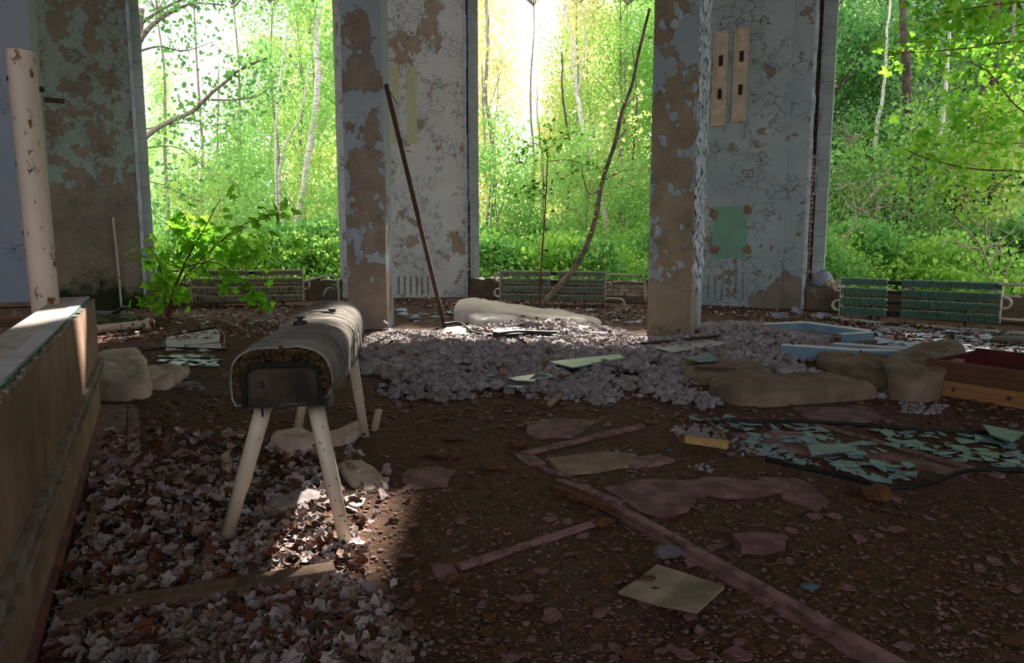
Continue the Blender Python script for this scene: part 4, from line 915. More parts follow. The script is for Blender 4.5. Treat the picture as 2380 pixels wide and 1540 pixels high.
while len(spots) < 3600:
    x, y = rnd_in(LEAFREG[0]) if R.random() < .93 else (R.uniform(100, 1000), R.uniform(980, 1540))
    if x > 720 + (y - 1000) * .42 and R.random() < .8: continue
    p = fg(G(x, y))
    if encl(p): continue
    spots.append((y * R.uniform(.8, 1.2), p))
spots.sort(key=lambda q: -q[0])
def leaf_label(p, k, s):
    x, y = proj(p); col = ('pinkish grey', 'tan', 'rust-brown', 'pale silvery', 'dark brown')[k % 5]; sz = 'large' if s > .065 else 'small' if s < .045 else 'middling'
    z = ('in front of the long board' if y > 1452 - (x - 150) * .166 + 15 and x < 790 else 'between the horse\'s front legs' if 520 < x < 810 and 1080 < y < 1290 else 'right of the horse\'s front legs' if x >= 790 else 'left of the horse\'s front leg' if x > 330 else 'beside the enclosure foot')
    return '%s %s fallen leaf %s' % (sz, col, z)
for i, (_, p) in enumerate(spots):
    s = R.uniform(.03, .085); rot = (R.gauss(0, .5), R.gauss(0, .5), R.uniform(0, 6.28)); k = R.choices(range(14), weights=[3 if j % 5 in (0, 1) else 2 if j % 5 == 2 else 1.4 for j in range(14)])[0]
    dens = mn.noise(p * 2.2) * .5 + .5; p = p + UP * (R.uniform(.008, .03) + .012 * dens)
    if i < 290:
        o = inst('fallen_leaf', leaf_me[k], p, rot, s); tag(o, leaf_label(p, k, s), 'leaf', 'fallen leaves around the horse')
    else: layer[k % 5].append((LV[k], p, rot, s))
for k, it in layer.items(): join_shapes(it, 'leaf_litter', lm[k], ('pinkish grey', 'tan', 'rust brown', 'pale silvery', 'dark brown')[k] + ' share of the dry leaf litter on the lower left floor', 'leaf litter')
# distant litter near the sills: joined
it = {0: [], 1: [], 2: [], 3: []}
for reg, n in ((((340, 715), (800, 712), (800, 745), (600, 790), (230, 800), (220, 745)), 900), (((920, 694), (1500, 712), (1500, 745), (1150, 735), (920, 712)), 1100), (((1640, 716), (1900, 730), (2380, 780), (2380, 850), (2000, 770), (1640, 735)), 1000)):
    for _ in range(n):
        p = fg(G(*rnd_in(reg))); k = R.choice((0, 1, 1, 2, 2, 3)); it[k].append((LV[R.randrange(14)], p + UP * R.uniform(.004, .05), (R.gauss(0, .4), R.gauss(0, .4), R.uniform(0, 6)), R.uniform(.04, .09)))
for k in it: join_shapes(it[k], 'leaf_litter', lm[k], ('pinkish', 'tan', 'rust-red', 'pale')[k] + ' leaf litter drifted along the foot of the window sills', 'leaf litter')
# paint chips: irregular thin plates
def chip_shape(seed, th=.10):
    rg = random.Random(seed); n = rg.randint(7, 10); V = []
    asp = rg.uniform(.55, 1)
    rim = [(.5 * rg.uniform(.72, 1.1) * math.cos(6.283 * i / n), .5 * asp * rg.uniform(.72, 1.1) * math.sin(6.283 * i / n)) for i in range(n)]
    cv = rg.uniform(-.25, .5)
    for zt_ in (th, 0): V += [(x, y, zt_ + cv * (x * x + y * y)) for x, y in rim]
    V += [(0, 0, th)]
    return V, [(i, (i + 1) % n, 2 * n) for i in range(n)] + [tuple(reversed(range(n, 2 * n)))] + [(i, i + n, (i + 1) % n + n, (i + 1) % n) for i in range(n)]
CH = [chip_shape(s, .06) for s in range(12)]
m_chipm = plain('mauve_paint_chip', S(144, 108, 108), S(108, 76, 72), 7, bsc=40, kind='O')
m_chipb = plain('brown_wood_crumb', S(128, 84, 54), S(78, 48, 30), 7, bsc=40, bst=.8, kind='O')
chip_me = []
for i, (V_, F_) in enumerate(CH):
    me = bpy.data.meshes.new('paint_chip'); me.from_pydata(V_, [], F_); me.update(); me.materials.append(m_chipm if i % 3 else m_chipb); chip_me.append(me)
CHREG = ((880, 940), (1600, 945), (2380, 945), (2380, 1540), (1000, 1540), (820, 1300))
a_, b_ = [], []
for i in range(7500):
    x, y = rnd_in(CHREG); p = fg(G(x, y))
    k = R.randrange(12); big = i < 230; s = R.uniform(.03, .085) if big else R.choice((.008, .012, .016, .024)) * R.uniform(.7, 1.4)
    rot = (R.gauss(0, .12), R.gauss(0, .12), R.uniform(0, 6.28)); p += UP * R.uniform(.001, .008)
    zn = 'left of the long strip' if x < 1350 + (y - 1140) * 1.8 else 'right of the long strip'
    dn = ' near the picture bottom' if y > 1340 else ' in the far part of the floor' if y < 1080 else ' in the middle of the floor'
    ss = 'large' if s > .06 else 'small'
    if big: tag(inst('paint_chip' if k % 3 else 'wood_crumb', chip_me[k], p, rot, s), ss + (' mauve paint chip ' if k % 3 else ' brown wood crumb ') + zn + dn, 'paint chip' if k % 3 else 'wood crumb', 'loose mauve paint chips' if k % 3 else 'brown wood crumbs')
    else: (a_ if k % 3 else b_).append((CH[k], p, rot, s))
join_shapes(a_, 'paint_debris', m_chipm, 'fine mauve paint crumbs strewn over the brown floor', 'debris'); join_shapes(b_, 'wood_debris', m_chipb, 'fine brown wood crumbs strewn over the floor', 'debris')
# fine debris everywhere behind too
a_, b_ = [], []
for i in range(3500):
    x, y = R.uniform(0, 2380), R.uniform(735, 1000); p = fg(G(x, y))
    if encl(p) or blocked(p): continue
    (a_ if i % 2 else b_).append((CH[i % 12], p + UP * .003, (R.gauss(0, .2), R.gauss(0, .2), R.uniform(0, 6)), R.uniform(.02, .08)))
join_shapes(a_, 'paint_debris', m_chipm, 'mauve paint crumbs over the far half of the floor', 'debris'); join_shapes(b_, 'wood_debris', m_chipb, 'brown crumbs over the far half of the floor', 'debris')
# stones
m_stone = plain('grey_stone', S(118, 114, 116), S(84, 80, 82), 4, bsc=20)
m_bluestone = plain('blue_pebble', S(88, 102, 112), S(72, 84, 94), 4)
def tl(o, label, cat): return tag(o, label, cat)
tl(lump(fg(G(1548, 1300)), .055, m_stone, 'stone', None, (1.1, .8, .6), 1, .3), 'grey broken stone above the fibreboard sheet', 'stone')
tl(lump(fg(G(1880, 1376)), .03, m_bluestone, 'pebble', None, (1.2, .8, .5), 2, .1), 'smooth blue-grey pebble right of the long strip', 'pebble')
tl(lump(fg(G(1556, 1050)), .02, m_bluestone, 'pebble', None, (1, 1, .4), 5, .1), 'small dark round pebble left of the snapped stick', 'pebble')
tl(lump(fg(G(2035, 1160)), .075, m_rot, 'wood_clod', None, (1.1, .9, .7), 6, .4), 'brown rotten wood clod in front of the black cable', 'clod')
tl(lump(fg(G(1400, 1225)), .04, m_rot, 'wood_clod', None, (1.2, .8, .6), 7, .5), 'dark rotten clod at the foot of the splintered board', 'clod')
tl(lump(fg(G(1200, 1035)), .05, m_rot, 'wood_clod', None, (1.4, .7, .4), 8, .5), 'brown clod above the left end of the upper strip', 'clod')
for i, (x, y) in enumerate(((1060, 1020), (1005, 1060), (1040, 1065), (1140, 1095))):
    tl(lump(fg(G(x, y)), .05, m_rot, 'bark_sliver', None, (2.2, .6, .3), 20 + i, .5), ('brown rotten sliver behind the horse\'s right legs, farthest one', 'brown rotten sliver in the open floor, left of a similar one', 'brown rotten sliver in the open floor, right of a similar one', 'brown rotten sliver in the middle of the open floor')[i], 'sliver')
# ================================================================ WOOL, CUSHIONS
g = NG('grey_wool'); v = g.pos('W'); cc = g.mix(g.ramp(g.noise(v, 9, 6, .7), .3, .7), S(222, 212, 212), S(160, 146, 144)); cc = g.mix(g.math('MULTIPLY', g.ramp(g.noise(v, 2.2, 5), .55, .65), .3), cc, S(150, 122, 104))
m_wool = g.fin(cc, 1.0, g.bump(g.noise(v, 70, 6, .75), 1.0, .02), .05)
WP = ((838, 792), (900, 768), (1000, 776), (1080, 766), (1180, 752), (1350, 750), (1440, 765), (1495, 792), (1560, 775), (1640, 750), (1760, 755), (1900, 768), (2010, 785), (1990, 812), (1900, 835), (1850, 855), (1960, 880), (2060, 915), (2060, 930), (1950, 915), (1880, 900), (1700, 900), (1640, 870), (1600, 900), (1690, 945), (1640, 962), (1560, 940), (1480, 925), (1400, 945), (1250, 930), (1130, 925), (1000, 938), (900, 925), (860, 900), (825, 850))
WG = [G(*p) for p in WP]; WGx = [(p.x, p.y) for p in WG]
def wool_h(x, y):
    p = Vector((x, y, 0)); return .05 + .13 * max(0, mn.noise(p * .8 + Vector((3, 3, 0))) + .35) + .11 * max(0, mn.noise(p * 3.1))
rg = np.random.RandomState(5)
import bmesh
bm = bmesh.new(); bmesh.ops.create_icosphere(bm, subdivisions=3, radius=1); IV = np.array([tuple(q.co) for q in bm.verts]); IF = np.array([[q.index for q in f.verts] for f in bm.faces]); bm.free()
bm = bmesh.new(); bmesh.ops.create_icosphere(bm, subdivisions=3, radius=1); IV3 = np.array([tuple(q.co) for q in bm.verts]); IF3 = np.array([[q.index for q in f.verts] for f in bm.faces]); bm.free()
tufts = []
for s_ in range(10):
    V_ = np.array([tuple(Vector(q) * (1 + .6 * mn.noise(Vector(q) * 1.7 + Vector((s_ * 5, 0, 0))) + .75 * mn.noise(Vector(q) * 3.6 + Vector((0, s_ * 5, 0))) + .45 * mn.noise(Vector(q) * 7 + Vector((0, s_ * 5, 3))))) for q in IV]); tufts.append(V_)
def tuft_obj(name, P, S_, label, cat, mat, parent=None, flat=.75):
    Vs, Fs = [], []; o0 = 0
    for p, s in zip(P, S_):
        a = rg.uniform(0, 6.28); c_, d_ = math.cos(a), math.sin(a); V_ = tufts[rg.randint(10)] * [s * rg.uniform(.8, 1.4), s, s * flat]
        V_ = np.stack([V_[:, 0] * c_ - V_[:, 1] * d_, V_[:, 0] * d_ + V_[:, 1] * c_, V_[:, 2]], 1) + p; Vs.append(V_); Fs.append(IF + o0); o0 += len(IV)
    V_ = np.concatenate(Vs); b = np.array([V_[:, 0].mean(), V_[:, 1].mean(), V_[:, 2].min()])
    o = inst(name, rawmesh(name, V_ - b, np.concatenate(Fs), mat, True), tuple(b)); o['kind'] = 'stuff'; return tag(o, label, cat)
def segd(x, y, P):
    d = 9
    for i in range(len(P)):
        (ax_, ay), (bx, by) = P[i], P[(i + 1) % len(P)]; L = (bx - ax_) ** 2 + (by - ay) ** 2 + 1e-9; t = max(0, min(1, ((x - ax_) * (bx - ax_) + (y - ay) * (by - ay)) / L))
        d = min(d, math.hypot(x - ax_ - t * (bx - ax_), y - ay - t * (by - ay)))
    return d
def wool_curls(P):
    mb = MB()
    for _ in range(9000):
        p = Vector(R.choice(P)) + Vector((R.gauss(0, .03), R.gauss(0, .03), R.uniform(.0, .04))); a = R.uniform(0, 6.28); r = R.uniform(.012, .03); k = R.uniform(.6, 1.3)
        pts = [p + Vector((math.cos(a + t * k) * r, math.sin(a + t * k) * r, r * .6 * math.sin(t * 1.3 + a))) for t in (0, 1, 2, 3)]
        mb.tube(pts, [.003, .007, .007, .003], 4, cap=False)
    o = mb.build('wool_curls', m_wool, smooth=True); tag(o, 'loose curls of grey wool fibre standing up all over the wool heap', 'wool', None, 'stuff')
def wool_pts(poly, per, hs=1.0, rr=(.022, .06), edge=None):
    xs = [p[0] for p in poly]; ys = [p[1] for p in poly]; P = []; S_ = []
    n = int((max(xs) - min(xs)) * (max(ys) - min(ys)) * per)
    for _ in range(n):
        x, y = R.uniform(min(xs), max(xs)), R.uniform(min(ys), max(ys))
        if not inpoly(x, y, poly): continue
        dE = segd(x, y, poly); q = Vector((x, y, 0))
        if mn.noise(q * 2.6) + .5 * mn.noise(q * 6) < -.26 and R.random() < .9: continue
        h = wool_h(x, y) * hs * min(1, .12 + dE * 1.1) ; s = R.uniform(*rr) * (.55 + .45 * min(1, dE * 3))
        if dE < .30 and R.random() < .55 * (1 - dE / .30) and per < 400: continue
        P.append((x, y, fh(x, y) + R.uniform(.0, 1) ** .5 * h)); S_.append(s)
    return P, S_
P, S_ = wool_pts(WGx, 230, rr=(.022, .065))
tuft_obj('wool_heap', P, S_, 'wide heap of grey matted wool stuffing spread over the middle of the floor', 'wool', m_wool)
wool_curls(P)
n_w = len(P)
for poly, lab in ((((570, 1215), (640, 1170), (700, 1150), (760, 1200), (800, 1290), (700, 1310), (640, 1270)), 'wool tufts in the sunlit litter between the horse\'s front legs'),
                  (((540, 1130), (640, 1105), (740, 1120), (720, 1150), (640, 1165), (560, 1160)), 'wool roll lying under the middle of the horse'),
                  (((1560, 998), (1640, 985), (1690, 1000), (1680, 1020), (1590, 1025)), 'wool clump at the corner of the black cable'),
                  (((1700, 1015), (1760, 1020), (1820, 1060), (1780, 1075), (1700, 1050)), 'wool clump beside the snapped stick'),
                  (((1860, 1040), (1900, 1030), (1960, 1040), (1930, 1062), (1870, 1060)), 'wool clump lying on the glass shards'),
                  (((1600, 1085), (1640, 1080), (1670, 1090), (1650, 1104), (1610, 1102)), 'small wool clump on the brown floor below the stick'),
                  (((950, 1480), (980, 1460), (1010, 1500), (1000, 1530), (960, 1520)), 'wool clump at the bottom edge of the picture'),
                  (((1400, 1040), (1470, 1030), (1480, 1050), (1420, 1056)), 'scattered wool wisps above the brown dusty sheet'),
                  (((360, 865), (450, 880), (480, 905), (420, 905), (360, 890)), 'grey wool wisps right of the left cushion'),
                  (((2090, 940), (2200, 945), (2180, 965), (2100, 960)), 'wool wisps in front of the folded mattress'),
                  (((1330, 905), (1400, 900), (1390, 925)), 'wool roll at the front edge of the wool heap'),
                  (((660, 1400), (700, 1380), (730, 1400), (700, 1420)), 'fluff caught in the leaves behind the long board')):
    gp_ = [(G(*q).x, G(*q).y) for q in poly]; near = poly[0][1] > 1000
    P, S_ = wool_pts(gp_, 900 if near else 500, .35, (.007, .02) if near else (.02, .04))
    if P: tuft_obj('wool_clump', P, S_, lab, 'wool', m_wool)
# loose leaves lying on the wool heap
for i in range(70):
    p = fg(G(*rnd_in(WP))); p.z += wool_h(p.x, p.y) + .035
    tag(inst('fallen_leaf', leaf_me[R.choice((2, 7, 12, 1))], p, (R.gauss(0, .4), R.gauss(0, .4), R.uniform(0, 6)), R.uniform(.06, .10)), 'rust-brown leaf lying on the grey wool heap', 'leaf', 'leaves on the wool heap')
def cloth(name, label, cat, outline, hgt, mat, seed=0, wr=.03, z0=0.0, res=70, fold=(1, 3), power=.5, hfun=None, parent=None):
    # stuffed bag: outline on the ground, rounded rim, wrinkled top
    Pg = [G(x, y) for x, y in outline]; Pg = spl(Pg + [Pg[0]], 5)[:-1]; c = sum(Pg, Vector()) / len(Pg); n = len(Pg); K = 22
    V = []; Fc = []
    for k in range(K + 1):
        t = k / K
        for i, p in enumerate(Pg):
            q = lerp(p, c, t); rim = 1 - (1 - t) ** 3.2
            h = hgt * (1 - (1 - min(1, t * 2.6)) ** 2) ** power
            if hfun: h *= hfun(q)
            e = wr * (mn.noise(Vector((q.x * fold[0], q.y * fold[1], seed)) * 2.2) + .6 * mn.noise(Vector((q.x * fold[0], q.y * fold[1], seed + 9)) * 6)) * min(1, t * 5)
            bulge = .06 * math.sin(min(1, t * 3) * math.pi) * (p - c).normalized()
            V.append(Vector((q.x, q.y, fh(q.x, q.y) + z0 + max(0, h + e) - (.02 if k == 0 else 0))) + bulge * (hgt / .15))
    for k in range(K):
        for i in range(n): Fc.append((k * n + i, k * n + (i + 1) % n, (k + 1) * n + (i + 1) % n, (k + 1) * n + i))
    A = sum((q.x * Pg[(i + 1) % n].y - Pg[(i + 1) % n].x * q.y) for i, q in enumerate(Pg))
    if A < 0: Fc = [tuple(reversed(f)) for f in Fc]
    o = MB().add(V, Fc).build(name, mat, smooth=True, parent=parent); return tag(o, label, cat) if cat else o
m_cush = plain('dirty_cream_cloth', S(206, 188, 172), S(168, 146, 128), 4, bsc=50, bst=.4); m_taupe = plain('taupe_canvas', S(138, 116, 98), S(100, 82, 68), 3, bsc=60, bst=.4)
cloth('cushion', 'dirty cream cushion lying beside the far end of the enclosure', 'cushion', [(222, 928), (222, 880), (228, 842), (262, 834), (322, 834), (336, 872), (354, 916), (290, 932)], .17, m_cush, 1, .025, fold=(2, 2), power=.55)
cloth('cushion', 'flattened cream cushion right of the thicker one', 'cushion', [(340, 905), (338, 868), (380, 862), (440, 862), (425, 885), (390, 905)], .08, m_cush, 2, .04, fold=(2, 2))
m_white2 = plain('cream_ticking', S(226, 214, 200), S(204, 190, 174), 2, bsc=50, bst=.3)
cloth('white_mattress', 'crumpled cream mattress end lit by the sun behind the wool', 'mattress', [(1055, 748), (1058, 722), (1090, 714), (1130, 720), (1220, 732), (1330, 745), (1400, 752), (1330, 762), (1220, 758), (1140, 752)], .26, m_white2, 3, .045, fold=(.9, .8), hfun=lambda q: max(.25, 1.0 - .25 * (q.x - G(1080, 740).x)))
cloth('white_roll', 'sunlit white cloth roll in front of the crumpled mattress', 'cloth', [(1092, 758), (1090, 742), (1110, 738), (1170, 745), (1220, 752), (1180, 762), (1120, 764)], .16, plain('white_cloth', S(226, 218, 214), S(200, 188, 180), 3), 4, .03)
cloth('flat_sack', 'thin pale sack half buried in the wool behind the black cable', 'sack', [(1020, 785), (1040, 770), (1110, 768), (1160, 778), (1130, 792), (1060, 794)], .09, m_cush, 5, .02)
cloth('taupe_mattress', 'long taupe mattress lying under the front right of the wool', 'mattress', [(1660, 930), (1650, 905), (1700, 892), (1800, 890), (1960, 905), (2040, 925), (1900, 940), (1740, 948)], .14, m_taupe, 6, .05, fold=(1.2, 2.5))
cloth('taupe_mattress', 'left end of a taupe mattress with a glass shard on it', 'mattress', [(1590, 880), (1580, 852), (1640, 840), (1760, 850), (1840, 868), (1760, 885), (1640, 895)], .10, m_taupe, 7, .04, fold=(1.5, 2.5))
cloth('taupe_mattress', 'creased taupe mattress behind the long one', 'mattress', [(1900, 850), (1900, 832), (1980, 822), (2080, 826), (2140, 850), (2160, 900), (2090, 925), (2000, 890)], .13, m_taupe, 8, .06, fold=(1, 4))
# folded hump over the crate's corner
hc_ = G(2140, 890)
cloth('folded_mattress', 'taupe mattress end humped up over the corner of the dark red crate', 'mattress', [(2064, 928), (2070, 895), (2100, 868), (2160, 858), (2215, 862), (2232, 880), (2195, 905), (2180, 930), (2120, 938)], .36, m_taupe, 12, .035, fold=(5, 1.2), power=.42, hfun=lambda q: .80 + .32 * max(-.6, min(.6, (q.x - hc_.x))))
# ---- dark red / raw wood crate at the right
m_red = plain('dark_red_paint', S(92, 30, 34), S(64, 22, 26), 4, rough=.6); m_raw = wood('raw_plank', S(176, 130, 84), S(130, 88, 54), (.6, .6, 9), 3)
m_rawd = wood('dark_plank', S(112, 80, 56), S(78, 54, 40), (.6, .6, 9), 3)
a, b = G(2150, 912), G(2480, 968); u, n, L = pframe(a, b); o = thing('wooden_crate', 'shallow crate of brown planks painted dark red inside', 'crate', a)
MB().frame(a, u, n, UP, (0, L), (-.04, 0), (0, .14)).build('lower_plank', m_raw, parent=o); MB().frame(a, u, n, UP, (0, L), (-.045, .006), (.145, .31)).build('upper_plank', m_rawd, parent=o)
MB().frame(a, u, n, UP, (0, L), (-.95, -.91), (0, .33)).build('back_plank', m_red, parent=o); MB().frame(a, u, n, UP, (-.0, .04), (-.95, 0), (0, .31)).build('side_plank', m_red, parent=o)
MB().frame(a, u, n, UP, (0.04, L), (-.91, -.045), (.02, .04)).build('bottom_board', m_red, parent=o)
for t in (.22, .62, .86):
    c = a + u * (L * t) + UP * .07; MB().tube([c + n * .002, c - n * .01], .02, 10).build('knot', m_rot, parent=o)
# ---- pale blue metal frames
m_blue = plain('pale_blue_metal', S(208, 210, 212), S(176, 182, 190), 3, rough=.5); m_blued = plain('blue_side_metal', S(116, 142, 156), S(96, 122, 138), 3)
def bent(name, label, pts, wd, th, zs):
    P = [G(x, y, z) for (x, y), z in zip(pts, zs)]; o = thing(name, label, 'metal frame', (P[0].x, P[0].y, 0))
    for i in range(len(P) - 1):
        MB().beam(P[i], P[i + 1], wd, .012).build('flange', m_blue, parent=o); s = (P[i + 1] - P[i]).cross(UP).normalized()
        if s.y > 0: s = -s
        MB().beam(P[i] + s * (wd / 2 - .005) - UP * th / 2, P[i + 1] + s * (wd / 2 - .005) - UP * th / 2, .008, th).build('web', m_blued, parent=o)
bent('metal_frame', 'bent pale blue metal profile lying behind the right of the wool heap', [(1775, 752), (1872, 748), (2020, 768)], .13, .10, (.16, .20, .17))
bent('metal_frame', 'pale blue metal profile lying in front of the other one on the wool', [(1818, 800), (2000, 812), (2158, 815)], .12, .14, (.17, .18, .19))
bent('metal_frame', 'wide blue-sided metal profile resting against the front metal profile', [(1940, 797), (2060, 806), (2150, 812)], .10, .12, (.19, .20, .21))
bent('metal_frame', 'short metal profile joining the two long blue profiles', [(1950, 776), (2025, 771)], .09, .10, (.16, .17))
# ---- bricks, rubble and slabs
m_bk = plain('grey_silicate_brick', S(168, 172, 184), S(130, 132, 146), 4, bsc=30)
def brick(px, py, az, lab, s=(.25, .12, .09), tilt=0, mat=None, z=0, name='brick', cat='brick'):
    p = fg(G(px, py)); me = MB().box((-s[0] / 2, s[0] / 2), (-s[1] / 2, s[1] / 2), (0, s[2])).build(name, mat or m_bk, org=(0, 0, 0)); me.location = p + UP * z; me.rotation_euler = (tilt, tilt * .6, az); return tag(me, lab, cat)
brick(1850, 731, .9, 'pale grey brick tilted up at the foot of the right pier', tilt=.45, z=.03); brick(1812, 738, .2, 'pale grey brick lying flat left of the tilted one'); brick(1913, 742, .6, 'blue-grey brick lying left of the green radiator', tilt=.2, z=.01)
for i, (x, y, z, s, rr) in enumerate(((1895, 655, 1, .10, 0), (1912, 645, 1, .12, 1), (1880, 668, 1, .09, 2), (1935, 650, 1, .09, 3))):
    q = onplane(x, y, PB[2] + pframe(PB[2], s3B)[1] * -.2, pframe(PB[2], s3B)[1]); lb = ('grey rubble chunk low beside the right reveal', 'upright grey rubble slab at the top of the pile by the right reveal', 'small rubble chunk against the right reveal', 'brown rubble chunk on the right sill next to the radiator')[i]
    tag(lump(Vector((q.x, q.y, .40)), s * 1.3, [m_conc, m_bk, m_conc, m_brick][i], 'rubble_chunk', None, (1.2, .9, [1.0, 1.3, .7, .9][i]), 40 + i, .4), lb, 'rubble')
for i in range(34):                                     # rubble along the sill tops
    (A, B) = ((PB[0], PA[1]), (PB[1], PA[2]), (PB[2], s3B))[i % 3]; u, n, L = pframe(A, B); t = R.uniform(.03, .97); c = A + u * L * t - n * R.uniform(.15, .35); s = R.uniform(.03, .07)
    tag(lump(Vector((c.x, c.y, .42)), s, R.choice((m_conc, m_brick, m_gap)), 'rubble_chunk', None, (1.3, 1, .6), 60 + i, .4), 'small rubble chunk lying on top of a broken window sill', 'rubble', 'rubble chunks on the sills')
tag(lump(G(768, 702), .17, m_conc, 'concrete_lump', None, (1.0, .7, 1.1), 91, .3), 'pale concrete lump leaning on the left sill beside the column', 'rubble')
brick(2062, 787, .3, 'brown brick bit lying on the pale plaster flakes', (.14, .09, .06), 0, m_brick); tag(lump(fg(G(2352, 800)), .15, m_conc, 'rubble_chunk', None, (1.8, .8, .45), 95, .2), 'large rounded rubble chunk at the right edge before the radiator', 'rubble')
brick(2350, 735, .5, 'grey slab leaning at the right end of the green radiator', (.6, .3, .06), .5, m_conc, .1, 'concrete_slab', 'slab')
brick(870, 1000, 1.2, 'small stub standing by the horse\'s rear right foot', (.05, .03, .16), .2, m_cush, 0, 'torn_rag', 'rag')
# ---- sheets on the left
m_palesh = plain('pale_sheet', S(200, 204, 198), S(176, 176, 166), 3, bst=.2)
for pts, lab in (([(386, 786), (502, 766), (512, 775), (398, 790)], 'largest pale sheet of the broken panel on the left floor'), ([(384, 792), (440, 786), (512, 780), (510, 796), (470, 800), (386, 804)], 'middle pale sheet of the broken panel'), ([(384, 808), (430, 804), (424, 812), (385, 814)], 'small left shard of the broken pale panel'), ([(432, 806), (514, 800), (516, 810), (470, 815)], 'right shard of the broken pale panel')):
    ground_patch('panel_shard', lab, 'sheet', pts, .015, m_palesh)
fr = [(384, 795), (378, 812)], [(380, 782), (505, 762)], [(505, 762), (523, 785), (520, 810)], [(330, 818), (380, 812), (530, 814)]
for i, pp in enumerate(fr):
    tag(MB().tube([fg(G(x, y)) + UP * .02 for x, y in pp], .014, 6).build('panel_moulding', m_iron if i != 2 else m_ctrim), ('short pale moulding left of the broken panel', 'dark moulding behind the broken panel', 'bent moulding right of the broken panel', 'thin dark lath in front of the broken panel')[i], 'moulding')
# ================================================================ GLASS AND FLAKES
g = NG('broken_glass'); v = g.pos('O'); g.b.inputs['Transmission Weight'].default_value = .0; g.b.inputs['IOR'].default_value = 1.45
m_glass = g.fin(g.mix(g.ramp(g.noise(v, 3, 4), .35, .65), S(140, 158, 160), S(100, 124, 128)), .38, None, .6)
m_plasterf = plain('pale_blue_plaster_flake', S(184, 200, 212), S(150, 166, 180), 2, kind='O', bst=.3)
def shard_shape(seed, th=.035):
    rg_ = random.Random(seed); n = rg_.choice((3, 4, 4, 5, 5, 6)); asp = rg_.uniform(.4, .95); an = sorted(rg_.uniform(0, 6.283) for _ in range(n))
    while max((an[(i + 1) % n] - an[i]) % 6.283 for i in range(n)) > 3.0: an = sorted(rg_.uniform(0, 6.283) for _ in range(n))
    rim = [(.5 * math.cos(a), .5 * asp * math.sin(a)) for a in an]; V = [(x, y, th) for x, y in rim] + [(x, y, 0) for x, y in rim]
    return V, [tuple(range(n)), tuple(reversed(range(n, 2 * n)))] + [(i, i + n, (i + 1) % n + n, (i + 1) % n) for i in range(n)]
SH = [shard_shape(s) for s in range(16)]
def shmesh(mat, nm): 
    out = []
    for V_, F_ in SH:
        me = bpy.data.meshes.new(nm); me.from_pydata(V_, [], F_); me.update(); me.materials.append(mat); out.append(me)
    return out
gm = shmesh(m_glass, 'glass_shard'); pm = shmesh(m_plasterf, 'plaster_flake')
GR = [(((1700, 985), (1860, 985), (1960, 1010), (2060, 1060), (2150, 1115), (2060, 1125), (1900, 1085), (1800, 1070), (1700, 1030)), 130), (((2040, 1000), (2240, 1010), (2380, 1020), (2380, 1105), (2280, 1100), (2180, 1060), (2060, 1040)), 100), (((1600, 975), (1700, 975), (1720, 1000), (1640, 995)), 10)]
def scatter(regs, meshes, name, lab, cat, grp, smin, smax, tilt, zr):
    for poly, n in regs:
        for _ in range(n):
            p = fg(G(*rnd_in(poly))); s = R.uniform(smin, smax); f = (s - smin) / (smax - smin); x, y = proj(p); xs = [q[0] for q in poly]; ys = [q[1] for q in poly]
            u = (x - min(xs)) / (max(xs) - min(xs)); v = (y - min(ys)) / (max(ys) - min(ys)); pos = ('back' if v < .33 else 'front' if v > .67 else 'middle') + ' ' + ('left' if u < .33 else 'right' if u > .67 else 'centre')
            tag(inst(name, R.choice(meshes), p + UP * R.uniform(*zr), (R.gauss(0, tilt), R.gauss(0, tilt), R.uniform(0, 6.28)), s), ('small ' if f < .33 else 'large ' if f > .67 else 'medium ') + lab + ', ' + pos, cat, grp)
scatter(GR, gm, 'glass_shard', 'turquoise glass shard in the spread between the black strips', 'glass shard', 'glass shards by the black cable', .05, .19, .10, (.008, .03))
scatter([(((360, 828), (480, 822), (520, 845), (500, 862), (400, 855)), 45)], gm, 'glass_shard', 'bluish glass shard before the broken pale panel', 'glass shard', 'glass shards before the pale panel', .08, .25, .08, (.008, .02))
scatter([(((1090, 890), (1250, 875), (1340, 870), (1200, 935)), 9)], gm, 'glass_shard', 'glass shard on the wool heap', 'glass shard', 'glass shards on the wool', .15, .35, .12, (.09, .12))
scatter([(((2000, 768), (2120, 755), (2260, 775), (2400, 800), (2400, 850), (2180, 840), (2080, 815)), 230)], pm, 'plaster_flake', 'pale blue plaster flake before the green radiator', 'plaster flake', 'pale plaster flakes at the right', .12, .38, .06, (.004, .03))
scatter([(((1000, 715), (1500, 722), (1500, 760), (1300, 745), (1000, 735)), 60), (((920, 700), (1060, 700), (1040, 770), (920, 760)), 20)], pm, 'plaster_flake', 'pale plaster flake before the middle window', 'plaster flake', 'plaster flakes before the middle window', .08, .3, .1, (.006, .05))
scatter([(((340, 720), (800, 716), (700, 760), (400, 760)), 40)], pm, 'plaster_flake', 'pale plaster flake below the left radiator', 'plaster flake', 'plaster flakes below the left window', .05, .18, .2, (.006, .04))
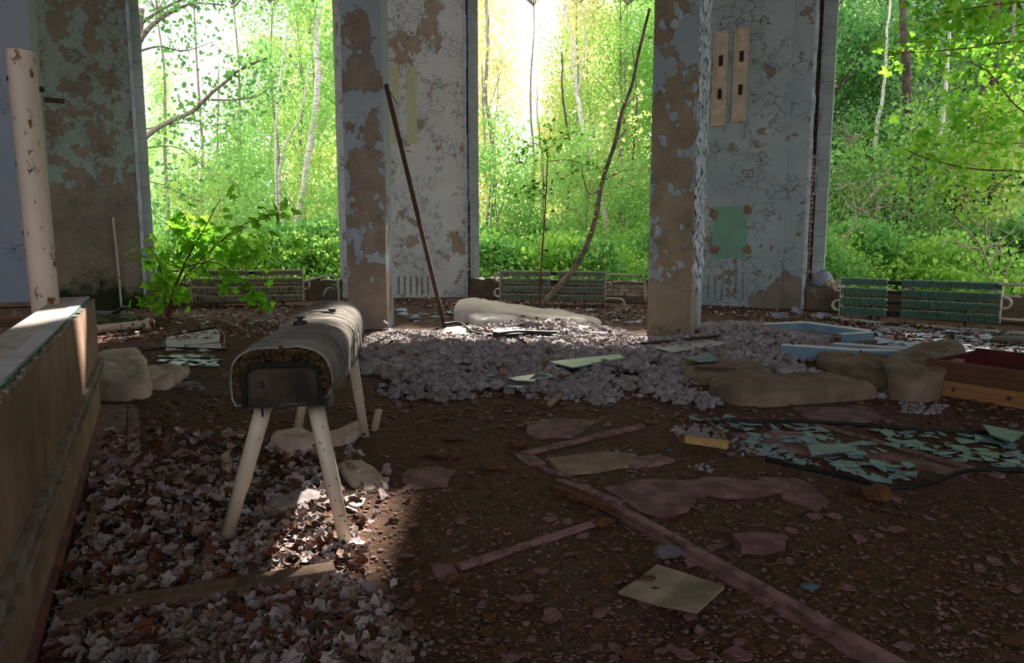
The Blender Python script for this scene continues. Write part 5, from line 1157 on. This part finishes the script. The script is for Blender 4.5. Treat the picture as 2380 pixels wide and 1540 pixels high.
for pts, lab, z, mt in (([(1145, 788), (1240, 775), (1250, 783), (1245, 795), (1150, 800)], 'bluish glass pane sunk in the wool behind the black net', .12, m_glass), ([(1255, 790), (1340, 775), (1370, 780), (1290, 802)], 'cream sheet sunk in the wool right of the glass pane', .12, m_palesh), ([(1500, 825), (1640, 812), (1700, 818), (1560, 842)], 'pale panel lying in the wool near the right column', .10, m_palesh), ([(1275, 870), (1440, 850), (1450, 860), (1330, 885)], 'long glass pane half covered by wool in the front middle', .12, m_glass), ([(1590, 862), (1650, 850), (1668, 868), (1625, 872)], 'glass pane lying on the end of the taupe mattress', .13, m_glass),
                    ([(2282, 1005), (2380, 1025), (2350, 1048), (2300, 1030)], 'largest triangular glass shard at the right edge', .06, m_glass), ([(1875, 1055), (1970, 1050), (1985, 1065), (1885, 1075)], 'widest glass shard in the middle of the shards', .04, m_glass)):
    ground_patch('broken_glass' if mt is m_glass else 'pale_panel', lab, 'glass' if mt is m_glass else 'panel', [(x, y) for x, y in pts], .012, mt, z=z, thin=True)
# ---- cables, net, sticks
m_rub = plain('black_rubber', S(34, 32, 32), S(22, 20, 20), 10, rough=.6)
def cable(label, pts, r, z=.02, name='cable', mat=None, cat='cable'):
    return tag(MB().tube(spl([fg(G(x, y)) + UP * (r + z) for x, y in pts], 6), r, 8).build(name, mat or m_rub, smooth=True), label, cat)
cable('black rubber strip running right behind the glass shards', [(1650, 988), (1740, 991), (1850, 988), (1960, 990), (2060, 998), (2150, 1006), (2260, 1011), (2420, 1014)], .014)
cable('black rubber strip looping in front of the glass shards', [(1780, 1078), (1860, 1095), (1950, 1112), (2030, 1132), (2090, 1140), (2160, 1135), (2230, 1112), (2290, 1103), (2420, 1112)], .014)
cable('short black cable end curling over the flat sack', [(1030, 770), (1070, 768), (1100, 790), (1140, 800)], .018, .10)
cable('thin black rod on the plaster flakes, upper of two', [(2120, 803), (2220, 800), (2305, 798)], .012); cable('thin black rod on the plaster flakes, lower of two', [(2140, 807), (2280, 804)], .012)
cable('dark lath lying on the wool left of the right pier', [(1490, 826), (1560, 820), (1680, 808)], .018, .13, 'lath', m_iron, 'lath')
cable('brown strip curving from the snapped stick up to the black cable', [(1692, 1050), (1668, 1012), (1640, 988)], .012, .04, 'strip', m_oldwood, 'strip')
o = cable('dark folded net lying across the wool heap', [(1150, 802), (1200, 795), (1270, 798), (1340, 797), (1420, 800)], .035, .10, 'net', m_rub, 'net'); 
A, B = fg(G(1580, 1033)) + UP * .05, fg(G(1692, 1050)) + UP * .05; o = thing('snapped_stick', 'snapped yellowish wooden stick with a dark end beside the glass', 'stick', A)
MB().beam(lerp(A, B, .12), B, .06, .045, n=6, wig=.06).build('shaft', wood('yellow_wood', S(196, 160, 104), S(150, 112, 70)), parent=o); MB().beam(A, lerp(A, B, .13), .058, .043).build('tip', m_rot, parent=o)
strip('iron_hinge_strip', 'rusty perforated iron strip lying on the mattress corner', (1612, 888), (1708, 892), .06, .015, m_rust, 'iron strip', .14, .14, 4)
strip('thin_twig', 'short dark twig right of the long strip', (1785, 1322), (1828, 1308), .008, .008, m_rot, 'twig', .006)
tag(MB().tube([fg(G(1276, 952)) + UP * .03, fg(G(1302, 930)) + UP * .035], .028, 12).build('cardboard_tube', m_fibred, smooth=True), 'short brown tube lying at the front edge of the wool heap', 'tube')
# rags under the horse
for i, (pts, h, mt, lab) in enumerate((([(630, 1040), (640, 1015), (700, 1008), (740, 1030), (720, 1055), (660, 1060)], .06, m_cush, 'round cream padding piece under the horse'), ([(740, 1020), (830, 985), (850, 1000), (820, 1025), (760, 1040)], .035, m_cush, 'pale torn canvas sheet under the rear of the horse'), ([(780, 1085), (840, 1075), (905, 1135), (830, 1140)], .025, m_cush, 'flat cream canvas rag right of the front leg'), ([(800, 1165), (850, 1150), (840, 1185), (815, 1190)], .03, m_cush, 'small pale rag right of the horse\'s front right leg'), ([(600, 1190), (700, 1150), (750, 1170), (640, 1200)], .045, m_wool, 'grey felt roll between the front legs'), ([(512, 1070), (530, 1060), (540, 1085), (525, 1120)], .04, m_cush, 'upright cream scrap left of the front left leg'))):
    cloth('rag', lab, 'rag', pts, h, mt, 30 + i, .018, fold=(4, 4))
# ================================================================ PLANTS INSIDE AND AT THE WINDOWS
def leaf5(seed, lobes=5):
    rg_ = random.Random(seed); V = [(0, 0, 0)]; n = 20
    for i in range(n):
        a = -math.pi / 2 + 2 * math.pi * (i + .5) / n; r = .5 * (.60 + .50 * abs(math.cos(a * lobes / 2 + .8)) ** 1.5) * rg_.uniform(.85, 1.15)
        if i in (0, n - 1): r *= .45
        x, y = r * math.cos(a) * 1.0, r * math.sin(a) + .3; V.append((x, y, -.18 * abs(x) - .22 * y * y + .03 * rg_.uniform(-1, 1)))
    return V, [(0, 1 + i, 1 + (i + 1) % n) for i in range(n)]
L_seed = leafmat('seedling_leaf', S(136, 206, 60), S(96, 180, 50), .62, S(176, 220, 72)); L_mapl = leafmat('maple_spray_leaf', S(146, 204, 66), S(98, 172, 58), .55, S(184, 218, 88)); L_sap = leafmat('sapling_leaf', S(84, 140, 50), S(56, 108, 44), .5, S(120, 170, 60))
def leafmeshes(mat):
    out = []
    for s_ in range(6):
        V_, F_ = leaf5(s_); me = bpy.data.meshes.new('leaf'); me.from_pydata(V_, [], F_); me.update(); me.materials.append(mat); me.shade_smooth(); out.append(me)
    return out
m_gbark = plain('lichened_grey_bark', S(160, 142, 122), S(96, 78, 66), 5, bsc=20, bst=.8, kind='W')
m_stem = plain('reddish_stem', S(120, 78, 58), S(90, 60, 46), 8, kind='O')
def leafy(name, label, cat, stems, nleaf, size, lmat, Y, smat=None, dz=.25, sd=.12, base=None, bias=.3, yd=.5, droop=.6):
    b = base or atY(*stems[0][0][0], Y); o = thing(name, label, cat, b); ms = leafmeshes(lmat); tips = []
    for pts, r0, r1 in stems:
        off = R.uniform(-yd, yd); P = spl([atY(x, y, Y + off * (i / (len(pts) - 1))) for i, (x, y) in enumerate(pts)], 6)
        MB().tube(P, [lerp(r0, r1, i / (len(P) - 1)) for i in range(len(P))], 7).build('stem', smat or m_stem, parent=o, smooth=True); tips.append(P[int(len(P) * bias):])
    for k in range(nleaf):
        T_ = tips[k % len(tips)]; p = R.choice(T_); q = p + Vector((R.gauss(0, sd), R.gauss(0, sd), R.gauss(0, sd * .8)))
        inst('leaf', R.choice(ms), q, (R.gauss(-droop, .5), R.gauss(0, .45), R.uniform(0, 6.28)), size * R.uniform(.6, 1.25), parent=o)
    return o
leafy('maple_seedling', 'bright green maple seedling growing from the floor before the left radiator', 'seedling',
      [([(385, 742), (402, 680), (430, 610), (470, 540), (512, 462)], .022, .005), ([(390, 742), (420, 660), (470, 600), (540, 540), (600, 505), (662, 495)], .018, .004), ([(395, 735), (440, 640), (520, 590), (600, 580), (678, 572)], .012, .004),
       ([(386, 735), (380, 660), (365, 600), (340, 568)], .012, .004), ([(430, 620), (500, 610), (560, 650), (588, 690), (612, 712)], .012, .004), ([(410, 660), (450, 570), (440, 520), (420, 500)], .01, .003), ([(390, 730), (400, 690), (370, 690), (350, 700)], .006, .003), ([(450, 600), (500, 560), (545, 560), (580, 610)], .01, .003)], 297, .215, L_seed, 12.5, sd=.15, base=G(385, 742))
o = leafy('young_tree', 'leaning young tree growing out of the floor before the middle radiator', 'tree', [([(1256, 712), (1285, 680), (1330, 630), (1362, 575), (1385, 500), (1400, 420), (1430, 330), (1445, 260), (1468, 200), (1485, 120), (1510, 20)], .065, .025), ([(1395, 440), (1370, 450), (1355, 410), (1350, 380)], .015, .005), ([(1430, 330), (1460, 300), (1490, 290)], .015, .005), ([(1445, 260), (1475, 225), (1500, 215)], .015, .005), ([(1400, 420), (1440, 400), (1480, 390)], .012, .004)], 200, .10, L_ygreen, 14.7, smat=m_gbark, sd=.28, base=G(1256, 712), yd=.3)
leafy('slim_sapling', 'slim straight dark-leaved sapling beside the leaning young tree', 'sapling', [([(1254, 710), (1257, 640), (1262, 560), (1268, 470), (1272, 380), (1272, 345)], .022, .007), ([(1272, 350), (1240, 332), (1215, 345), (1205, 370)], .008, .003), ([(1272, 350), (1310, 315), (1350, 305)], .008, .003), ([(1272, 375), (1320, 372), (1370, 385), (1390, 380)], .008, .003), ([(1268, 440), (1240, 435), (1222, 445)], .006, .003), ([(1272, 350), (1265, 310), (1290, 290)], .006, .003)], 170, .10, L_sap, 14.6, sd=.14, base=G(1254, 710), yd=.3)
leafy('maple_bough', 'bright sunlit maple boughs reaching in from the right edge of the right window', 'bough', [([(2520, 120), (2380, 96), (2250, 112), (2120, 122), (2060, 124)], .02, .004), ([(2520, 10), (2380, 5), (2250, 20), (2150, 40)], .02, .004), ([(2520, 300), (2380, 260), (2300, 170), (2240, 140)], .02, .004), ([(2540, 410), (2380, 398), (2260, 392), (2160, 370), (2100, 345), (2040, 318)], .02, .004), ([(2540, 450), (2380, 400), (2300, 440), (2210, 470)], .015, .004), ([(2540, 260), (2400, 250), (2330, 265), (2210, 290)], .015, .004), ([(2500, 60), (2360, 60), (2290, 130)], .015, .004), ([(2540, 340), (2420, 330), (2330, 335), (2240, 330)], .015, .004)], 298, .21, L_mapl, 14.0, sd=.20, yd=.8, bias=.0, droop=.15)
bo = [q for q in bpy.data.objects if q.name == 'maple_bough'][0]
lc = [atY(x, y, 14.3) for x, y in ((2330, 20), (2250, 30), (2200, 60), (2300, 110), (2350, 180), (2240, 120), (2150, 122), (2330, 270), (2260, 290), (2320, 320), (2200, 360), (2280, 395), (2120, 345), (2350, 60), (2360, 350), (2240, 250), (2180, 30))]
leaf_cloud(lc, 1100, .32, .15, L_mapl, bo, 77)
# peeled paint flakes standing off the two columns and the piers
fl = []
for s_ in range(8):
    rg_ = random.Random(s_ + 50); n = 9; rim = [(.42 * rg_.uniform(.45, 1.2) * math.cos(6.283 * i / n), .6 * rg_.uniform(.5, 1.2) * math.sin(6.283 * i / n)) for i in range(n)]
    cv = rg_.uniform(.5, 1.1); V_ = [(x, y, cv * y * y + .25 * x * abs(x)) for x, y in rim] + [(x, y, cv * y * y + .25 * x * abs(x) - .05) for x, y in rim]; V_ += [(0, 0, 0)]
    fl.append((V_, [(i, (i + 1) % n, 2 * n) for i in range(n)] + [tuple(reversed(range(n, 2 * n)))] + [(i, i + n, (i + 1) % n + n, (i + 1) % n) for i in range(n)]))
def flakes(parent, O, u, n, du, dz, N, mat, smin, smax, seed):
    rr = random.Random(seed); M = []
    for V_, F_ in fl:
        me = bpy.data.meshes.new('paint_flake'); me.from_pydata(V_, [], F_); me.update(); me.materials.append(mat); M.append(me)
    from mathutils import Matrix
    for _ in range(N):
        p = O + u * rr.uniform(*du) + UP * rr.uniform(*dz) + n * .004; a = rr.uniform(-.5, .5) + (math.pi if rr.random() < .5 else 0)
        B = Matrix((u, UP, n)).transposed(); r3 = B @ Matrix.Rotation(a, 3, 'Z') @ Matrix.Rotation(rr.uniform(-.15, .25), 3, 'X')
        o = inst('paint_flake', rr.choice(M), p, parent=parent); o.rotation_euler = r3.to_euler(); s = rr.uniform(smin, smax); o.scale = (s, s * rr.uniform(.8, 1.5), s * .5)
m_fl1 = plain('column_flake_grey', S(158, 168, 172), S(136, 148, 152), 3); m_fl2 = plain('pier_flake_white', S(196, 202, 204), S(170, 176, 180), 3)
flakes(col2, C2B - c2n * .0, -c2n, c2u, (.03, .62), (.7, 4.6), 260, m_fl2, .06, .20, 1)
flakes(col2, C2A, c2u, c2n, (.02, c2L - .02), (.8, 4.6), 34, m_fl1, .05, .15, 2)
flakes(col1, C1A, c1u, c1n, (.02, c1L - .02), (.5, 4.8), 26, m_fl1, .04, .13, 3)
flakes(pr2, PA[1], P2u, P2n, (P2L * .42, P2L * .80), (.8, 6.2), 110, m_fl2, .05, .15, 4)
flakes(pr3, PA[2], P3u, P3n, (P3L * .35, P3L * .84), (.8, 5.6), 110, m_fl1, .05, .14, 5)
